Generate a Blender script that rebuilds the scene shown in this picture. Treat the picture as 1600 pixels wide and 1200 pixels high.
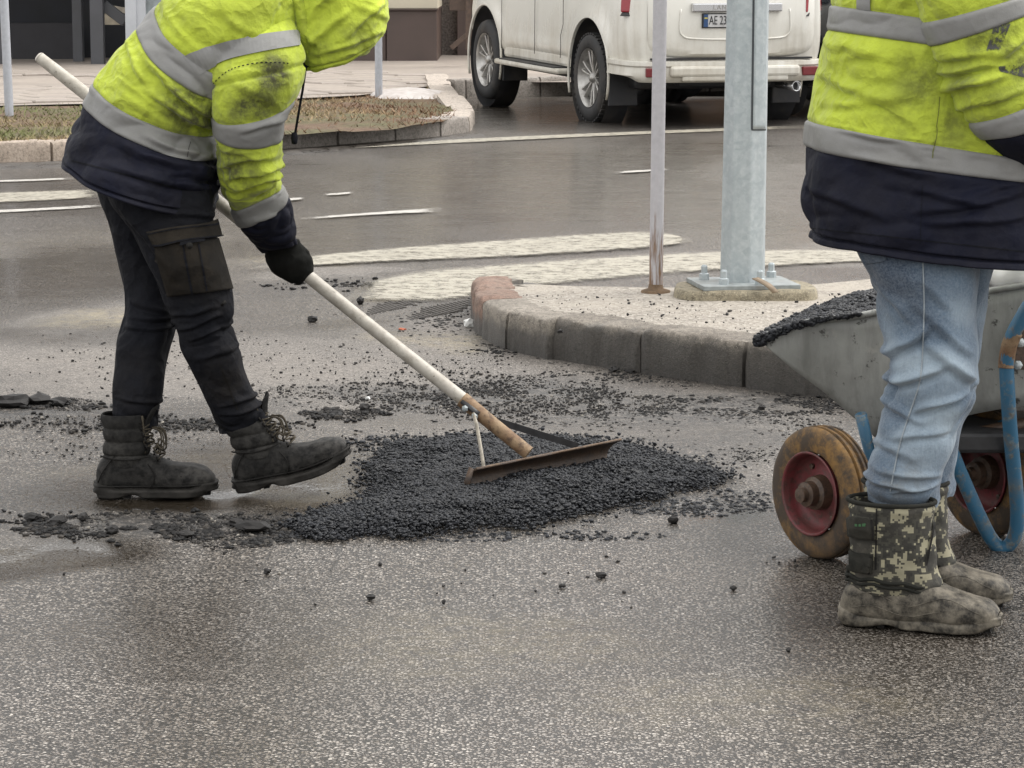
import bpy, bmesh, math, random
import numpy as np
from mathutils import Vector, Matrix, noise
from mathutils.bvhtree import BVHTree
R = math.radians
random.seed(7); rng = np.random.default_rng(7)
SC = bpy.context.scene
for o in list(bpy.data.objects): bpy.data.objects.remove(o)

# ------------------------------------------------------------------ camera
CAM_H, FPX, HORIZON = 1.39, 4300.0, -60.0
PITCH = math.atan((600 - HORIZON) / FPX)
cam_d = bpy.data.cameras.new('camera'); cam = bpy.data.objects.new('camera', cam_d); SC.collection.objects.link(cam)
cam.location = (0, 0, CAM_H); cam.rotation_euler = (math.pi/2 - PITCH, 0, 0)
cam_d.sensor_width = 36; cam_d.lens = FPX / 1600 * 36; cam_d.clip_start = .05; cam_d.clip_end = 1500
SC.camera = cam
# ------------------------------------------------------------------ sky, sun, exposure (overcast)
SUN_EL, SUN_AZ = 60, 75
w = bpy.data.worlds.new('World'); SC.world = w; w.use_nodes = True
wn = w.node_tree; bg = wn.nodes['Background']
sky = wn.nodes.new('ShaderNodeTexSky'); sky.sky_type = 'NISHITA'; sky.sun_disc = False
sky.sun_elevation = R(SUN_EL); sky.sun_rotation = R(SUN_AZ); sky.air_density = 1.0; sky.dust_density = 7.0; sky.ozone_density = 1.0
hs = wn.nodes.new('ShaderNodeHueSaturation'); hs.inputs['Saturation'].default_value = .16
wn.links.new(sky.outputs[0], hs.inputs['Color'])
cl = wn.nodes.new('ShaderNodeMixRGB'); cl.inputs['Fac'].default_value = .72; cl.inputs['Color2'].default_value = (5.9, 5.85, 5.75, 1)   # even cloud cover over the clear sky
wn.links.new(hs.outputs[0], cl.inputs['Color1']); wn.links.new(cl.outputs[0], bg.inputs['Color'])
bg.inputs['Strength'].default_value = .15
sd = bpy.data.lights.new('sun', 'SUN'); so = bpy.data.objects.new('sun', sd); SC.collection.objects.link(so)
sd.energy = .9; sd.angle = R(40); sd.color = (1, .965, .92)
_e, _a = R(SUN_EL), R(SUN_AZ)
_dir = Vector((math.sin(_a)*math.cos(_e), math.cos(_a)*math.cos(_e), math.sin(_e)))
so.rotation_euler = (-_dir).to_track_quat('-Z', 'Y').to_euler()
SC.view_settings.view_transform = 'Standard'; SC.view_settings.look = 'None'
SC.view_settings.exposure = 1.08; SC.view_settings.gamma = 1; SC.view_settings.use_curve_mapping = False
SC.render.engine = 'CYCLES'; SC.cycles.use_denoising = True; SC.cycles.max_bounces = 5
SC.cycles.sample_clamp_indirect = 6

# ------------------------------------------------------------------ places
_f = Vector((0, math.cos(PITCH), -math.sin(PITCH))); _u = Vector((0, math.sin(PITCH), math.cos(PITCH)))
def ray(u, v): return _f + Vector((1, 0, 0))*((u-800)/FPX) + _u*((600-v)/FPX)
def P(u, v, Y):
    d = ray(u, v); return Vector((0, 0, CAM_H)) + d*(Y/d.y)
def G(u, v, z=0.):
    d = ray(u, v); return Vector((0, 0, CAM_H)) + d*((z-CAM_H)/d.z)

# ------------------------------------------------------------------ object helpers
COL = SC.collection
def tag(o, label=None, cat=None, group=None, kind=None):
    for k, v in (('label', label), ('category', cat), ('group', group), ('kind', kind)):
        if v: o[k] = v
    return o
def put(o, parent):
    COL.objects.link(o)
    if parent is not None:
        m = Matrix.Identity(4); p = parent
        while p is not None:
            m = p.matrix_basis @ m if p.parent is None else p.matrix_parent_inverse @ p.matrix_basis @ m
            p = p.parent
        o.parent = parent; o.matrix_parent_inverse = m.inverted()
    return o
def thing(name, loc, label, cat, group=None):
    o = bpy.data.objects.new(name, None); o.empty_display_size = .1
    o.location = loc; o.matrix_basis = Matrix.Translation(Vector(loc)); COL.objects.link(o)
    return tag(o, label, cat, group)
def obj(name, vf, m, parent=None, smooth=True, bevel=0, subsurf=0, solid=0, auto=None):
    verts, faces = vf[0], vf[1]
    me = bpy.data.meshes.new(name)
    me.from_pydata([tuple(v) for v in verts], [], [tuple(f) for f in faces]); me.update()
    if m is not None: me.materials.append(m)
    if smooth: me.polygons.foreach_set('use_smooth', [True]*len(me.polygons))
    if auto is not None and smooth:
        me.set_sharp_from_angle(angle=R(auto))
    o = bpy.data.objects.new(name, me); put(o, parent)
    if solid:
        s = o.modifiers.new('solid', 'SOLIDIFY'); s.thickness = solid; s.offset = -1
    if bevel:
        b = o.modifiers.new('bevel', 'BEVEL'); b.width = bevel; b.segments = 2; b.limit_method = 'ANGLE'; b.angle_limit = R(35)
    if subsurf:
        s = o.modifiers.new('sub', 'SUBSURF'); s.levels = subsurf; s.render_levels = subsurf
    return o
def attr(o, name, vals):
    a = o.data.attributes.new(name, 'FLOAT', 'POINT'); a.data.foreach_set('value', np.asarray(vals, dtype=np.float32))
def uvmap(o, fn):
    me = o.data; l = me.uv_layers.new(name='UVMap'); co = [fn(v.index) for v in me.vertices]
    for lp in me.loops: l.data[lp.index].uv = co[lp.vertex_index]
def join(*vfs):
    V, F = [], []
    for v, f in vfs:
        n = len(V); V += [Vector(p) for p in v]; F += [[i+n for i in q] for q in f]
    return V, F
def xf(vf, M): return [M @ Vector(v) for v in vf[0]], vf[1]
def box(c, s, rot=None):
    c = Vector(c); V = []
    for x in (-.5, .5):
        for y in (-.5, .5):
            for z in (-.5, .5):
                p = Vector((x*s[0], y*s[1], z*s[2]))
                if rot is not None: p = rot @ p
                V.append(c+p)
    return V, [(0,1,3,2),(4,6,7,5),(0,4,5,1),(2,3,7,6),(0,2,6,4),(1,5,7,3)]
def bar(a, b, wx, wz, up=(0,0,1)):
    a, b = Vector(a), Vector(b); d = (b-a); L = d.length; d.normalize(); up = Vector(up)
    s = d.cross(up).normalized(); t = s.cross(d)
    M = Matrix((s, d, t)).transposed()
    return box((a+b)/2, (wx, L, wz), M)
def cat_rom(pts, n):
    pts = [Vector(p) for p in pts]; m = len(pts); out = []
    for i in range(m-1):
        p0, p1, p2, p3 = pts[max(i-1, 0)], pts[i], pts[i+1], pts[min(i+2, m-1)]
        for k in range(n):
            t = k/n
            out.append(.5*((2*p1)+(p2-p0)*t+(2*p0-5*p1+4*p2-p3)*t*t+(3*p1-p0-3*p2+p3)*t**3))
    out.append(pts[-1]); return out
def tube(pts, r, seg=10, caps=True, flat=1.0):
    pts = [Vector(p) for p in pts]; n = len(pts); V, F = [], []
    if not hasattr(r, '__len__'): r = [r]*n
    t0 = (pts[1]-pts[0]).normalized(); a = t0.orthogonal().normalized()
    for i in range(n):
        t = (pts[min(i+1, n-1)]-pts[max(i-1, 0)]).normalized()
        a = (a - t*a.dot(t)).normalized(); b = t.cross(a)
        for k in range(seg):
            q = 2*math.pi*k/seg; V.append(pts[i]+(a*math.cos(q)+b*math.sin(q)*flat)*r[i])
    for i in range(n-1):
        for k in range(seg):
            k2 = (k+1) % seg; F.append((i*seg+k, i*seg+k2, (i+1)*seg+k2, (i+1)*seg+k))
    if caps: F.append(tuple(range(seg-1, -1, -1))); F.append(tuple((n-1)*seg+k for k in range(seg)))
    return V, F
def lathe(prof, seg=32, closed=False):
    """profile of (radius, height) about local z"""
    V, F = [], []; n = len(prof)
    for r, z in prof:
        for k in range(seg):
            q = 2*math.pi*k/seg; V.append(Vector((r*math.cos(q), r*math.sin(q), z)))
    for i in range(n if closed else n-1):
        j = (i+1) % n
        for k in range(seg):
            k2 = (k+1) % seg; F.append((i*seg+k, i*seg+k2, j*seg+k2, j*seg+k))
    return V, F
def prism(poly, z0, z1):
    """poly of (x,y) at z0, extruded to z1"""
    n = len(poly); V = [Vector((p[0], p[1], z0)) for p in poly]+[Vector((p[0], p[1], z1)) for p in poly]
    a = sum(poly[i][0]*poly[(i+1) % n][1]-poly[(i+1) % n][0]*poly[i][1] for i in range(n))
    F = [tuple(range(n-1, -1, -1)), tuple(range(n, 2*n))]+[(i, (i+1) % n, n+(i+1) % n, n+i) for i in range(n)]
    if a < 0: F = [tuple(reversed(f)) for f in F]
    return V, F
def frame(origin, x, z):
    """matrix with local x, z given"""
    x = Vector(x).normalized(); z = Vector(z); z = (z-x*z.dot(x)).normalized(); y = z.cross(x)
    M = Matrix((x, y, z)).transposed().to_4x4(); M.translation = Vector(origin); return M
def nz(p, s=1., seed=0.): return noise.noise(Vector((p[0]*s+seed*3.1, p[1]*s+seed*1.7, p[2]*s-seed*2.3)))
def sstep(a, b, x):
    t = min(1, max(0, (x-a)/(b-a))); return t*t*(3-2*t)
def inpoly(x, y, poly):
    c = False; n = len(poly); j = n-1
    for i in range(n):
        xi, yi = poly[i][0], poly[i][1]; xj, yj = poly[j][0], poly[j][1]
        if (yi > y) != (yj > y) and x < (xj-xi)*(y-yi)/(yj-yi)+xi: c = not c
        j = i
    return c
def edge_dist(x, y, poly):
    best = 1e9; n = len(poly)
    for i in range(n):
        ax, ay = poly[i][0], poly[i][1]; bx, by = poly[(i+1) % n][0], poly[(i+1) % n][1]
        dx, dy = bx-ax, by-ay; t = max(0, min(1, ((x-ax)*dx+(y-ay)*dy)/(dx*dx+dy*dy+1e-12)))
        best = min(best, math.hypot(x-ax-t*dx, y-ay-t*dy))
    return best

# -------- lofted surfaces (garments, boots)
class Loft:
    """rings (centre, A, B, exponent): A runs to the silhouette, B through the depth"""
    def __init__(s, rings): s.r = [(Vector(c), Vector(A), Vector(B), e) for c, A, B, e in rings]; s.n = len(rings)-1
    def at(s, t, th):
        t = min(max(t, 0), s.n); i = min(int(t), s.n-1); f = t-i; out = []
        idx = (max(i-1, 0), i, i+1, min(i+2, s.n)); f2, f3 = f*f, f*f*f
        w = (-.5*f+f2-.5*f3, 1-2.5*f2+1.5*f3, .5*f+2*f2-1.5*f3, -.5*f2+.5*f3)
        c = Vector(); A = Vector(); B = Vector(); e = 0
        for k, q in zip(idx, w): c += s.r[k][0]*q; A += s.r[k][1]*q; B += s.r[k][2]*q; e += s.r[k][3]*q
        cs, sn = math.cos(th), math.sin(th)
        if abs(e-2) > 1e-3:
            x = 2/e; cs = math.copysign(abs(cs)**x, cs); sn = math.copysign(abs(sn)**x, sn)
        return c+A*cs+B*sn
    def grid(s, nt, nth, disp=None, t0=0, t1=None):
        t1 = s.n if t1 is None else t1
        s.ts = [t0+(t1-t0)*i/nt for i in range(nt+1)]; s.nth = nth
        g = [[s.at(t, 2*math.pi*j/nth) for j in range(nth)] for t in s.ts]
        s.base = g
        nrm = [[None]*nth for _ in g]
        for i in range(nt+1):
            for j in range(nth):
                a = g[min(i+1, nt)][j]-g[max(i-1, 0)][j]; b = g[i][(j+1) % nth]-g[i][j-1]
                n = b.cross(a)
                if n.length < 1e-9: n = Vector((0, 0, 1))
                n.normalize()
                nrm[i][j] = n
        c0 = sum((g[nt//2][j] for j in range(nth)), Vector())/nth
        s.sg = 1 if (g[nt//2][0]-c0).dot(nrm[nt//2][0]) > 0 else -1
        if disp:
            g = [[g[i][j]+nrm[i][j]*(s.sg*disp(s.ts[i], 2*math.pi*j/nth, g[i][j])) for j in range(nth)] for i in range(nt+1)]
        s.g = g; s.nrm = nrm; return s
    def part(s, ta, tb, off=0., cap0=False, cap1=False, hem=0.):
        """faces for the rows between ta and tb"""
        eps = 1e-6; rows = [i for i, t in enumerate(s.ts) if ta-eps <= t <= tb+eps]; n = s.nth; V, F = [], []
        def row(i, o):
            for j in range(n): V.append(s.g[i][j]+s.nrm[i][j]*(s.sg*o))
        if off: row(rows[0], -.004)
        for i in rows: row(i, off)
        if off: row(rows[-1], -.004)
        m = len(V)//n
        for i in range(m-1):
            for j in range(n):
                j2 = (j+1) % n; q = (i*n+j, i*n+j2, (i+1)*n+j2, (i+1)*n+j)
                F.append(q if s.sg > 0 else q[::-1])
        F = [f[::-1] for f in F] if s.flip() else F
        if cap0:
            V.append(sum(V[:n], Vector())/n); k = len(V)-1; F += [(j, (j+1) % n, k) for j in range(n)]
        if cap1:
            b = (m-1)*n; V.append(sum(V[b:b+n], Vector())/n); k = len(V)-1; F += [(b+(j+1) % n, b+j, k) for j in range(n)]
        return V, F
    def flip(s): return False
def ring(uL, vL, uR, vR, Y, hd, bx=0, bz=0, e=2.2, dy=0):
    """a ring whose silhouette ends stand at two seen points at distance Y; dy: how much farther the right end is"""
    a, b = P(uL, vL, Y-dy/2), P(uR, vR, Y+dy/2)
    return ((a+b)/2, (b-a)/2, Vector((bx, hd, bz)), e)
def fold(p, d, fa, fl, seed=0):
    d = Vector(d); q = p*fa-d*(p.dot(d)*(fa-fl)); q += Vector((seed*7.7, seed*3.3, -seed*5.1))
    return noise.noise(q)
def ridge(x, k=3.): return math.exp(-abs(x)*k*1.6)
def roll(p, d, fa, fl, seed=0, wp=.03):
    """rounded rolls of cloth with sharp valleys between"""
    q = p+Vector((nz(p, 7, seed), nz(p, 6, seed+1), nz(p, 8, seed+2)))*wp
    return 2.4*math.sqrt(abs(fold(q, d, fa, fl, seed))+.01)-1.15
def creases(Y, L):
    """folds along drawn lines: (u0, v0, u1, v1, width m, height m); near side only"""
    out = []
    for u0, v0, u1, v1, wd, h in L:
        a, b = P(u0, v0, Y), P(u1, v1, Y); out.append((a.x, a.z, b.x-a.x, b.z-a.z, wd*.72, h*.9))
    return out
def crease(C, p, yc):
    if p.y > yc: return 0.
    r = 0.; wx, wz = p.x+.008*nz(p, 14, 5), p.z+.008*nz(p, 14, 9)
    for ax, az, dx, dz, wd, h in C:
        L2 = dx*dx+dz*dz; t = ((wx-ax)*dx+(wz-az)*dz)/L2
        if t < -.15 or t > 1.15: continue
        s = ((wx-ax)*dz-(wz-az)*dx)/math.sqrt(L2)/wd
        if abs(s) > 3: continue
        r += h*(math.exp(-s*s)-.75*math.exp(-(s-1.3)**2*1.6))*math.sin(math.pi*min(1, max(0, (t+.15)/1.3)))**.7
    return r
def decal(bvh, quad, nu, nv, off, wob=0):
    """a piece laid on a surface: grid over four seen corners, dropped on the surface along the sight line"""
    a, b, c, d = [Vector((q[0], q[1], 0)) for q in quad]; V, F = [], []; o = Vector((0, 0, CAM_H)); last = None
    for i in range(nv+1):
        for j in range(nu+1):
            s, t = j/nu, i/nv; q = a*(1-s)*(1-t)+b*s*(1-t)+c*s*t+d*(1-s)*t
            dr = ray(q.x, q.y).normalized(); h = bvh.ray_cast(o, dr)
            if h[0] is None: p = last if last else o+dr*7
            else:
                n = h[1] if h[1].dot(dr) < 0 else -h[1]; p = h[0]+n*off; last = p
            V.append(p)
    n0 = len(V)
    for i in range(nv):
        for j in range(nu):
            k = i*(nu+1)+j; F.append((k, k+nu+1, k+nu+2, k+1))
    return V, F

# -------- many small stones in one mesh
_ic = bmesh.new(); bmesh.ops.create_icosphere(_ic, subdivisions=1, radius=1)
ICO_V = np.array([v.co[:] for v in _ic.verts]); ICO_F = np.array([[v.index for v in f.verts] for f in _ic.faces]); _ic.free()
TEMPL = [np.sign(ICO_V)*np.abs(ICO_V)**.75*(1+.5*(rng.random((len(ICO_V), 1))-.5))+.4*(rng.random(ICO_V.shape)-.5) for _ in range(14)]
def rocks(name, pts, sizes, m, parent=None, flat=.75, smooth=False):
    n = len(pts); nv, nf = len(ICO_V), len(ICO_F)
    V = np.zeros((n*nv, 3)); F = np.zeros((n*nf, 3), dtype=np.int32); rnd = np.zeros(n*nv)
    for i in range(n):
        q = rng.random(3)*6.283; cx, sx, cz, sz = math.cos(q[0]), math.sin(q[0]), math.cos(q[2]), math.sin(q[2])
        rx = np.array([[1, 0, 0], [0, cx, -sx], [0, sx, cx]]); rz = np.array([[cz, -sz, 0], [sz, cz, 0], [0, 0, 1]])
        t = TEMPL[i % 14]*(.55+.8*rng.random(3)); t = (rz @ rx @ t.T).T; t[:, 2] *= flat
        V[i*nv:(i+1)*nv] = t*sizes[i]+np.array(pts[i]); F[i*nf:(i+1)*nf] = ICO_F+i*nv; rnd[i*nv:(i+1)*nv] = rng.random()
    me = bpy.data.meshes.new(name); me.vertices.add(n*nv); me.vertices.foreach_set('co', V.ravel())
    me.loops.add(n*nf*3); me.loops.foreach_set('vertex_index', F.ravel()); me.polygons.add(n*nf)
    me.polygons.foreach_set('loop_start', np.arange(0, n*nf*3, 3)); me.update(calc_edges=True); me.validate()
    me.materials.append(m)
    o = bpy.data.objects.new(name, me); put(o, parent); attr(o, 'rnd', rnd); return o

# ------------------------------------------------------------------ materials
class NT:
    def __init__(s, name):
        s.m = bpy.data.materials.new(name); s.m.use_nodes = True; s.t = s.m.node_tree; s.b = s.t.nodes['Principled BSDF']
        s.out = s.t.nodes['Material Output']; s.tc = s.t.nodes.new('ShaderNodeTexCoord')
    def set(s, node, **kw):
        for k, v in kw.items():
            k = k.replace('_', ' ')
            if k.isdigit(): sk = node.inputs[int(k)]
            else: sk = node.inputs[k]
            if isinstance(v, bpy.types.NodeSocket): s.t.links.new(v, sk)
            elif hasattr(v, '__len__') and len(v) == 3 and sk.type == 'RGBA': sk.default_value = (*v, 1)
            else: sk.default_value = v
        return node
    def node(s, typ, props=None, **kw):
        n = s.t.nodes.new('ShaderNode'+typ)
        for k, v in (props or {}).items(): setattr(n, k, v)
        return s.set(n, **kw)
    def co(s, scale=(1, 1, 1), src='Object', rot=(0, 0, 0)):
        n = s.node('Mapping'); s.t.links.new(s.tc.outputs[src], n.inputs[0]); n.inputs['Scale'].default_value = scale if hasattr(scale, '__len__') else (scale,)*3
        n.inputs['Rotation'].default_value = rot; return n.outputs[0]
    def noise(s, scale, detail=4, rough=.55, co=None, dist=0):
        n = s.node('TexNoise', Scale=scale, Detail=detail, Roughness=rough, Distortion=dist)
        s.t.links.new(co if co is not None else s.tc.outputs['Object'], n.inputs['Vector']); return n.outputs['Fac']
    def vor(s, scale, feature='F1', out='Distance', co=None):
        n = s.node('TexVoronoi', {'feature': feature}, Scale=scale)
        s.t.links.new(co if co is not None else s.tc.outputs['Object'], n.inputs['Vector']); return n.outputs[out]
    def ramp(s, fac, stops):
        n = s.node('ValToRGB'); s.t.links.new(fac, n.inputs[0]); e = n.color_ramp.elements
        while len(e) < len(stops): e.new(.5)
        for k, (p, c) in enumerate(stops):
            e[k].position = p; e[k].color = (*c, 1) if hasattr(c, '__len__') else (c, c, c, 1)
        return n.outputs[0]
    def mix(s, fac, a, b, mode='MIX'):
        n = s.node('MixRGB', {'blend_type': mode}); s.set(n, Fac=fac, Color1=a, Color2=b); return n.outputs[0]
    def math(s, op, a, b=0., c=None, clamp=False):
        n = s.node('Math', {'operation': op, 'use_clamp': clamp}); s.set(n, **{'0': a, '1': b})
        if c is not None: s.set(n, **{'2': c})
        return n.outputs[0]
    def attr(s, name): return s.node('Attribute', {'attribute_name': name}).outputs['Fac']
    def bump(s, h, strength=.5, dist=.01, normal=None):
        n = s.node('Bump', Strength=strength, Distance=dist, Height=h)
        if normal is not None: s.t.links.new(normal, n.inputs['Normal'])
        return n.outputs[0]
    def bsdf(s, **kw): s.set(s.b, **kw); return s
def simple(name, col, rough=.6, metal=0, var=.25, vs=8, bs=60, bstr=.15, bdist=.002, col2=None, spec=.5, dirt=None, ds=3):
    m = NT(name); n = m.noise(vs, 5)
    c = m.ramp(n, [(.3, tuple(x*(1-var) for x in col)), (.7, col2 or tuple(min(1, x*(1+var)) for x in col))])
    if dirt:
        d = m.noise(ds, 6, .65); c = m.mix(m.ramp(d, [(.5, 0.), (.72, .8)]), c, dirt)
    b = m.bump(m.noise(bs, 4), bstr, bdist)
    m.bsdf(Base_Color=c, Roughness=m.math('ADD', m.math('MULTIPLY', n, .25), rough-.12), Metallic=metal, Normal=b)
    m.b.inputs['Specular IOR Level'].default_value = spec
    return m.m
# ================================================================== the road
def to_uv(p):
    d = Vector(p)-Vector((0, 0, CAM_H)); k = d.dot(_f); return 800+d.x/k*FPX, 600-d.dot(_u)/k*FPX
def ell(u, v, ru, rv):
    c = G(u, v); a, b = G(u, v-rv), G(u, v+rv); return c.x, (a.y+b.y)/2, ru/FPX*c.y, (a.y-b.y)/2
WET = [(*ell(330, 752, 330, 58), .72), (*ell(330, 778, 250, 24), 1.05), (*ell(90, 868, 190, 30), .95), (*ell(560, 752, 60, 16), .9), (*ell(600, 456, 75, 9), 1.1), (*ell(640, 505, 150, 12), .55), (*ell(900, 470, 130, 14), .3),
       (*ell(90, 430, 220, 60), .7), (*ell(800, 300, 400, 80), .62), (*ell(1150, 310, 330, 100), .7), (*ell(250, 300, 330, 60), .6), (*ell(560, 370, 220, 40), .55), (*ell(120, 520, 150, 14), .6),
       (*ell(1120, 800, 120, 30), .8), (*ell(620, 660, 180, 16), .45), (*ell(1000, 690, 260, 22), .4), (*ell(1450, 1000, 260, 120), .35),
       (*ell(330, 1000, 300, 70), .3), (*ell(850, 175, 200, 28), .7), (*ell(470, 785, 100, 26), .95), (*ell(640, 520, 60, 12), .6)]
MUD = [(*ell(330, 575, 480, 60), .8), (*ell(560, 590, 260, 70), .5), (*ell(1000, 645, 330, 50), .45), (*ell(150, 505, 150, 22), .5), (*ell(780, 600, 260, 60), .45),
       (*ell(1180, 700, 160, 40), .4), (*ell(520, 415, 140, 10), .6), (*ell(1280, 400, 200, 18), .5), (*ell(600, 560, 60, 30), .3), (*ell(200, 820, 260, 22), .35), (*ell(1230, 300, 110, 70), .4), (*ell(690, 520, 110, 25), .7)]
DARK = [(*ell(760, 618, 330, 30), 1.), (*ell(220, 655, 280, 20), .9), (*ell(980, 648, 300, 30), .9), (*ell(1060, 700, 200, 24), .7), (*ell(330, 705, 260, 14), .6), (*ell(120, 520, 150, 20), .5), (*ell(100, 420, 150, 24), .5), (*ell(60, 640, 120, 20), 1.), (*ell(1180, 630, 190, 22), .9), (*ell(240, 828, 250, 26), 1.), (*ell(390, 842, 90, 18), 1.),  # broken asphalt; the pair at upper left paints the undercroft's dark reflection
        (*ell(560, 450, 170, 14), .6), (*ell(700, 480, 120, 12), .5), (*ell(930, 190, 260, 18), .9), (*ell(1100, 190, 160, 18), .9)]  # last two paint contact shade under the parked car
SILT_REFL = [(*ell(190, 505, 150, 15), .9), (*ell(470, 408, 130, 9), .7), (*ell(700, 530, 120, 22), .8), (*ell(300, 735, 260, 22), .35), (*ell(620, 468, 90, 5), .9), (*ell(1290, 402, 160, 10), .6), (*ell(60, 860, 150, 20), .3), (*ell(1220, 350, 160, 50), .4), (*ell(1000, 290, 430, 70), .35), (*ell(250, 390, 300, 60), .25), (*ell(1180, 1110, 330, 60), .25), (*ell(760, 1010, 300, 60), .3)]  # silt patches; the broad far-road ellipses paint the facade's brown reflection
def blobs(L, p, seed):
    s = 0
    wx = p.x+.12*p.y/7*nz(p, 2.2, seed)+.05*p.y/7*nz(p, 7, seed+1); wy = p.y+.35*p.y/7*nz(p, 1.3, seed+2)+.1*p.y/7*nz(p, 5, seed+3)
    for cx, cy, rx, ry, a in L:
        d = ((wx-cx)/rx)**2+((wy-cy)/ry)**2
        if d < 3: s = max(s, a*(1-sstep(.45, 1.25, math.sqrt(d))))
    return s
rows = [-300, -60, -12, 0, 2.5]+[G(800, v).y for v in list(range(1290, 70, -6))+[60, 40, 20]]+[75, 120, 250, 900]
cols = [-60, -12, -4, -2]+[-1.25+2.5*i/210 for i in range(211)]+[2, 4, 12, 60]
V, wet, mud, dark, silt_refl = [], [], [], [], []
for y in rows:
    wdt = max(y, 4)*.2
    for c in cols:
        p = Vector((c*wdt, y, 0)); inn = 3.5 < y < 45 and abs(c) < 1.6
        if inn:
            p.z = .006*nz(p, .8, 3)+.003*nz(p, 3, 9)
            a = blobs(WET, p, 1); b = blobs(MUD, p, 5); d = blobs(DARK, p, 8); e_ = blobs(SILT_REFL, p, 11)
            if p.y < 12 and a > .9: p.z -= .006*min(1, (a-.9)*10)
        else: a = b = d = e_ = 0
        V.append(p); wet.append(a); mud.append(b); dark.append(d); silt_refl.append(e_)
nc = len(cols); F = [(i*nc+j, i*nc+j+1, (i+1)*nc+j+1, (i+1)*nc+j) for i in range(len(rows)-1) for j in range(nc-1)]
def asphalt_mat():
    m = NT('wet asphalt'); wet_, mud_, dk = m.attr('wet'), m.attr('mud'), m.attr('dark')
    big = m.noise(.9, 4, .6); mid = m.noise(5, 4, .6); fine = m.noise(190, 2, .6)
    streak = m.noise(1, 5, .6, co=m.co((1.1, 7, 1), rot=(0, 0, R(-32))))
    wob = m.node('VectorMath', {'operation': 'ADD'}); nzc = m.node('TexNoise', Scale=140., Detail=2.); m.t.links.new(m.tc.outputs['Object'], nzc.inputs['Vector']); wsc = m.node('VectorMath', {'operation': 'SCALE'}); m.t.links.new(nzc.outputs['Color'], wsc.inputs[0]); wsc.inputs['Scale'].default_value = .006
    m.t.links.new(m.tc.outputs['Object'], wob.inputs[0]); m.t.links.new(wsc.outputs[0], wob.inputs[1])
    grain = m.vor(145, co=wob.outputs[0]); gcol = m.vor(145, out='Color', co=wob.outputs[0])
    gsep = m.node('SeparateColor'); m.t.links.new(gcol, gsep.inputs[0]); gval = gsep.outputs[0]; gv2 = gsep.outputs[1]
    stone_ = m.ramp(m.math('ADD', grain, m.math('MULTIPLY', gv2, .22)), [(.50, 1.), (.68, 0.)])     # 1 on a stone's flat top, 0 in the gaps
    c = m.ramp(gval, [(0, (.06, .052, .044)), (.4, (.15, .13, .112)), (.8, (.27, .24, .21)), (1, (.48, .44, .39))])
    c = m.mix(stone_, (.018, .0155, .013), c)  # stone colours, with sky glare on the tops and dark gaps painted in
    c = m.mix(m.ramp(big, [(.38, .0), (.62, .55)]), c, m.mix(stone_, (.018, .015, .0125), (.13, .112, .094)))
    wn_ = m.math('ADD', wet_, m.math('MULTIPLY', m.math('SUBTRACT', mid, .5), .6), clamp=True)
    mudn = m.math('ADD', mud_, m.math('MULTIPLY', m.math('SUBTRACT', m.noise(9, 5, .65), .5), m.math('MULTIPLY', mud_, 2.2)), clamp=True)
    c = m.mix(m.math('MULTIPLY', mudn, .8), c, m.ramp(m.noise(55, 5, .75), [(.3, (.07, .062, .055)), (.52, (.24, .215, .19)), (.75, (.36, .33, .295))]))
    dkn = m.math('MULTIPLY', dk, m.ramp(m.noise(26, 5, .75), [(.38, .05), (.55, 1.)]))
    c = m.mix(m.math('MULTIPLY', dkn, .95, clamp=True), c, m.ramp(fine, [(.4, (.012, .012, .012)), (.7, (.05, .046, .042))]))
    c = m.mix(m.math('MULTIPLY', m.attr('silt_refl'), m.ramp(m.noise(16, 5, .75), [(.38, 0.), (.62, .85)])), c, m.ramp(m.noise(60, 4, .7), [(.3, (.16, .13, .075)), (.7, (.40, .34, .22))]))
    c = m.mix(m.math('MULTIPLY', wn_, .88), c, (.022, .0165, .0105))
    damp = m.ramp(streak, [(.42, 0.), (.62, 1.)])
    rough = m.math('SUBTRACT', .235, m.math('MULTIPLY', wn_, .25)); rough = m.math('MAXIMUM', rough, .035)
    rough = m.math('SUBTRACT', rough, m.math('MULTIPLY', damp, .05))
    rough = m.math('ADD', rough, m.math('MULTIPLY', mudn, .34))
    rough = m.math('ADD', rough, m.math('MULTIPLY', m.math('SUBTRACT', 1., stone_), .2), clamp=True)
    h = m.math('ADD', m.math('MULTIPLY', stone_, .55), m.math('MULTIPLY', fine, .05))
    h = m.math('ADD', h, m.math('MULTIPLY', m.noise(70, 1), .55)); h = m.math('ADD', h, m.math('MULTIPLY', m.math('MULTIPLY', m.noise(38, 5, .75), mudn), 4.))
    fill = m.math('SUBTRACT', 1., m.math('MULTIPLY', wn_, .9), clamp=True)
    b = m.bump(m.math('MULTIPLY', h, fill), .9, .0034)
    b = m.bump(m.noise(12, 3), .06, .006, normal=b)
    m.bsdf(Base_Color=c, Roughness=rough, Normal=b)
    m.b.inputs['IOR'].default_value = 1.5
    return m.m
M_ROAD = asphalt_mat()
road = obj('road', (V, F), M_ROAD); tag(road, kind='structure')
for k, a in (('wet', wet), ('mud', mud), ('dark', dark), ('silt_refl', silt_refl)): attr(road, k, a)

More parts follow.
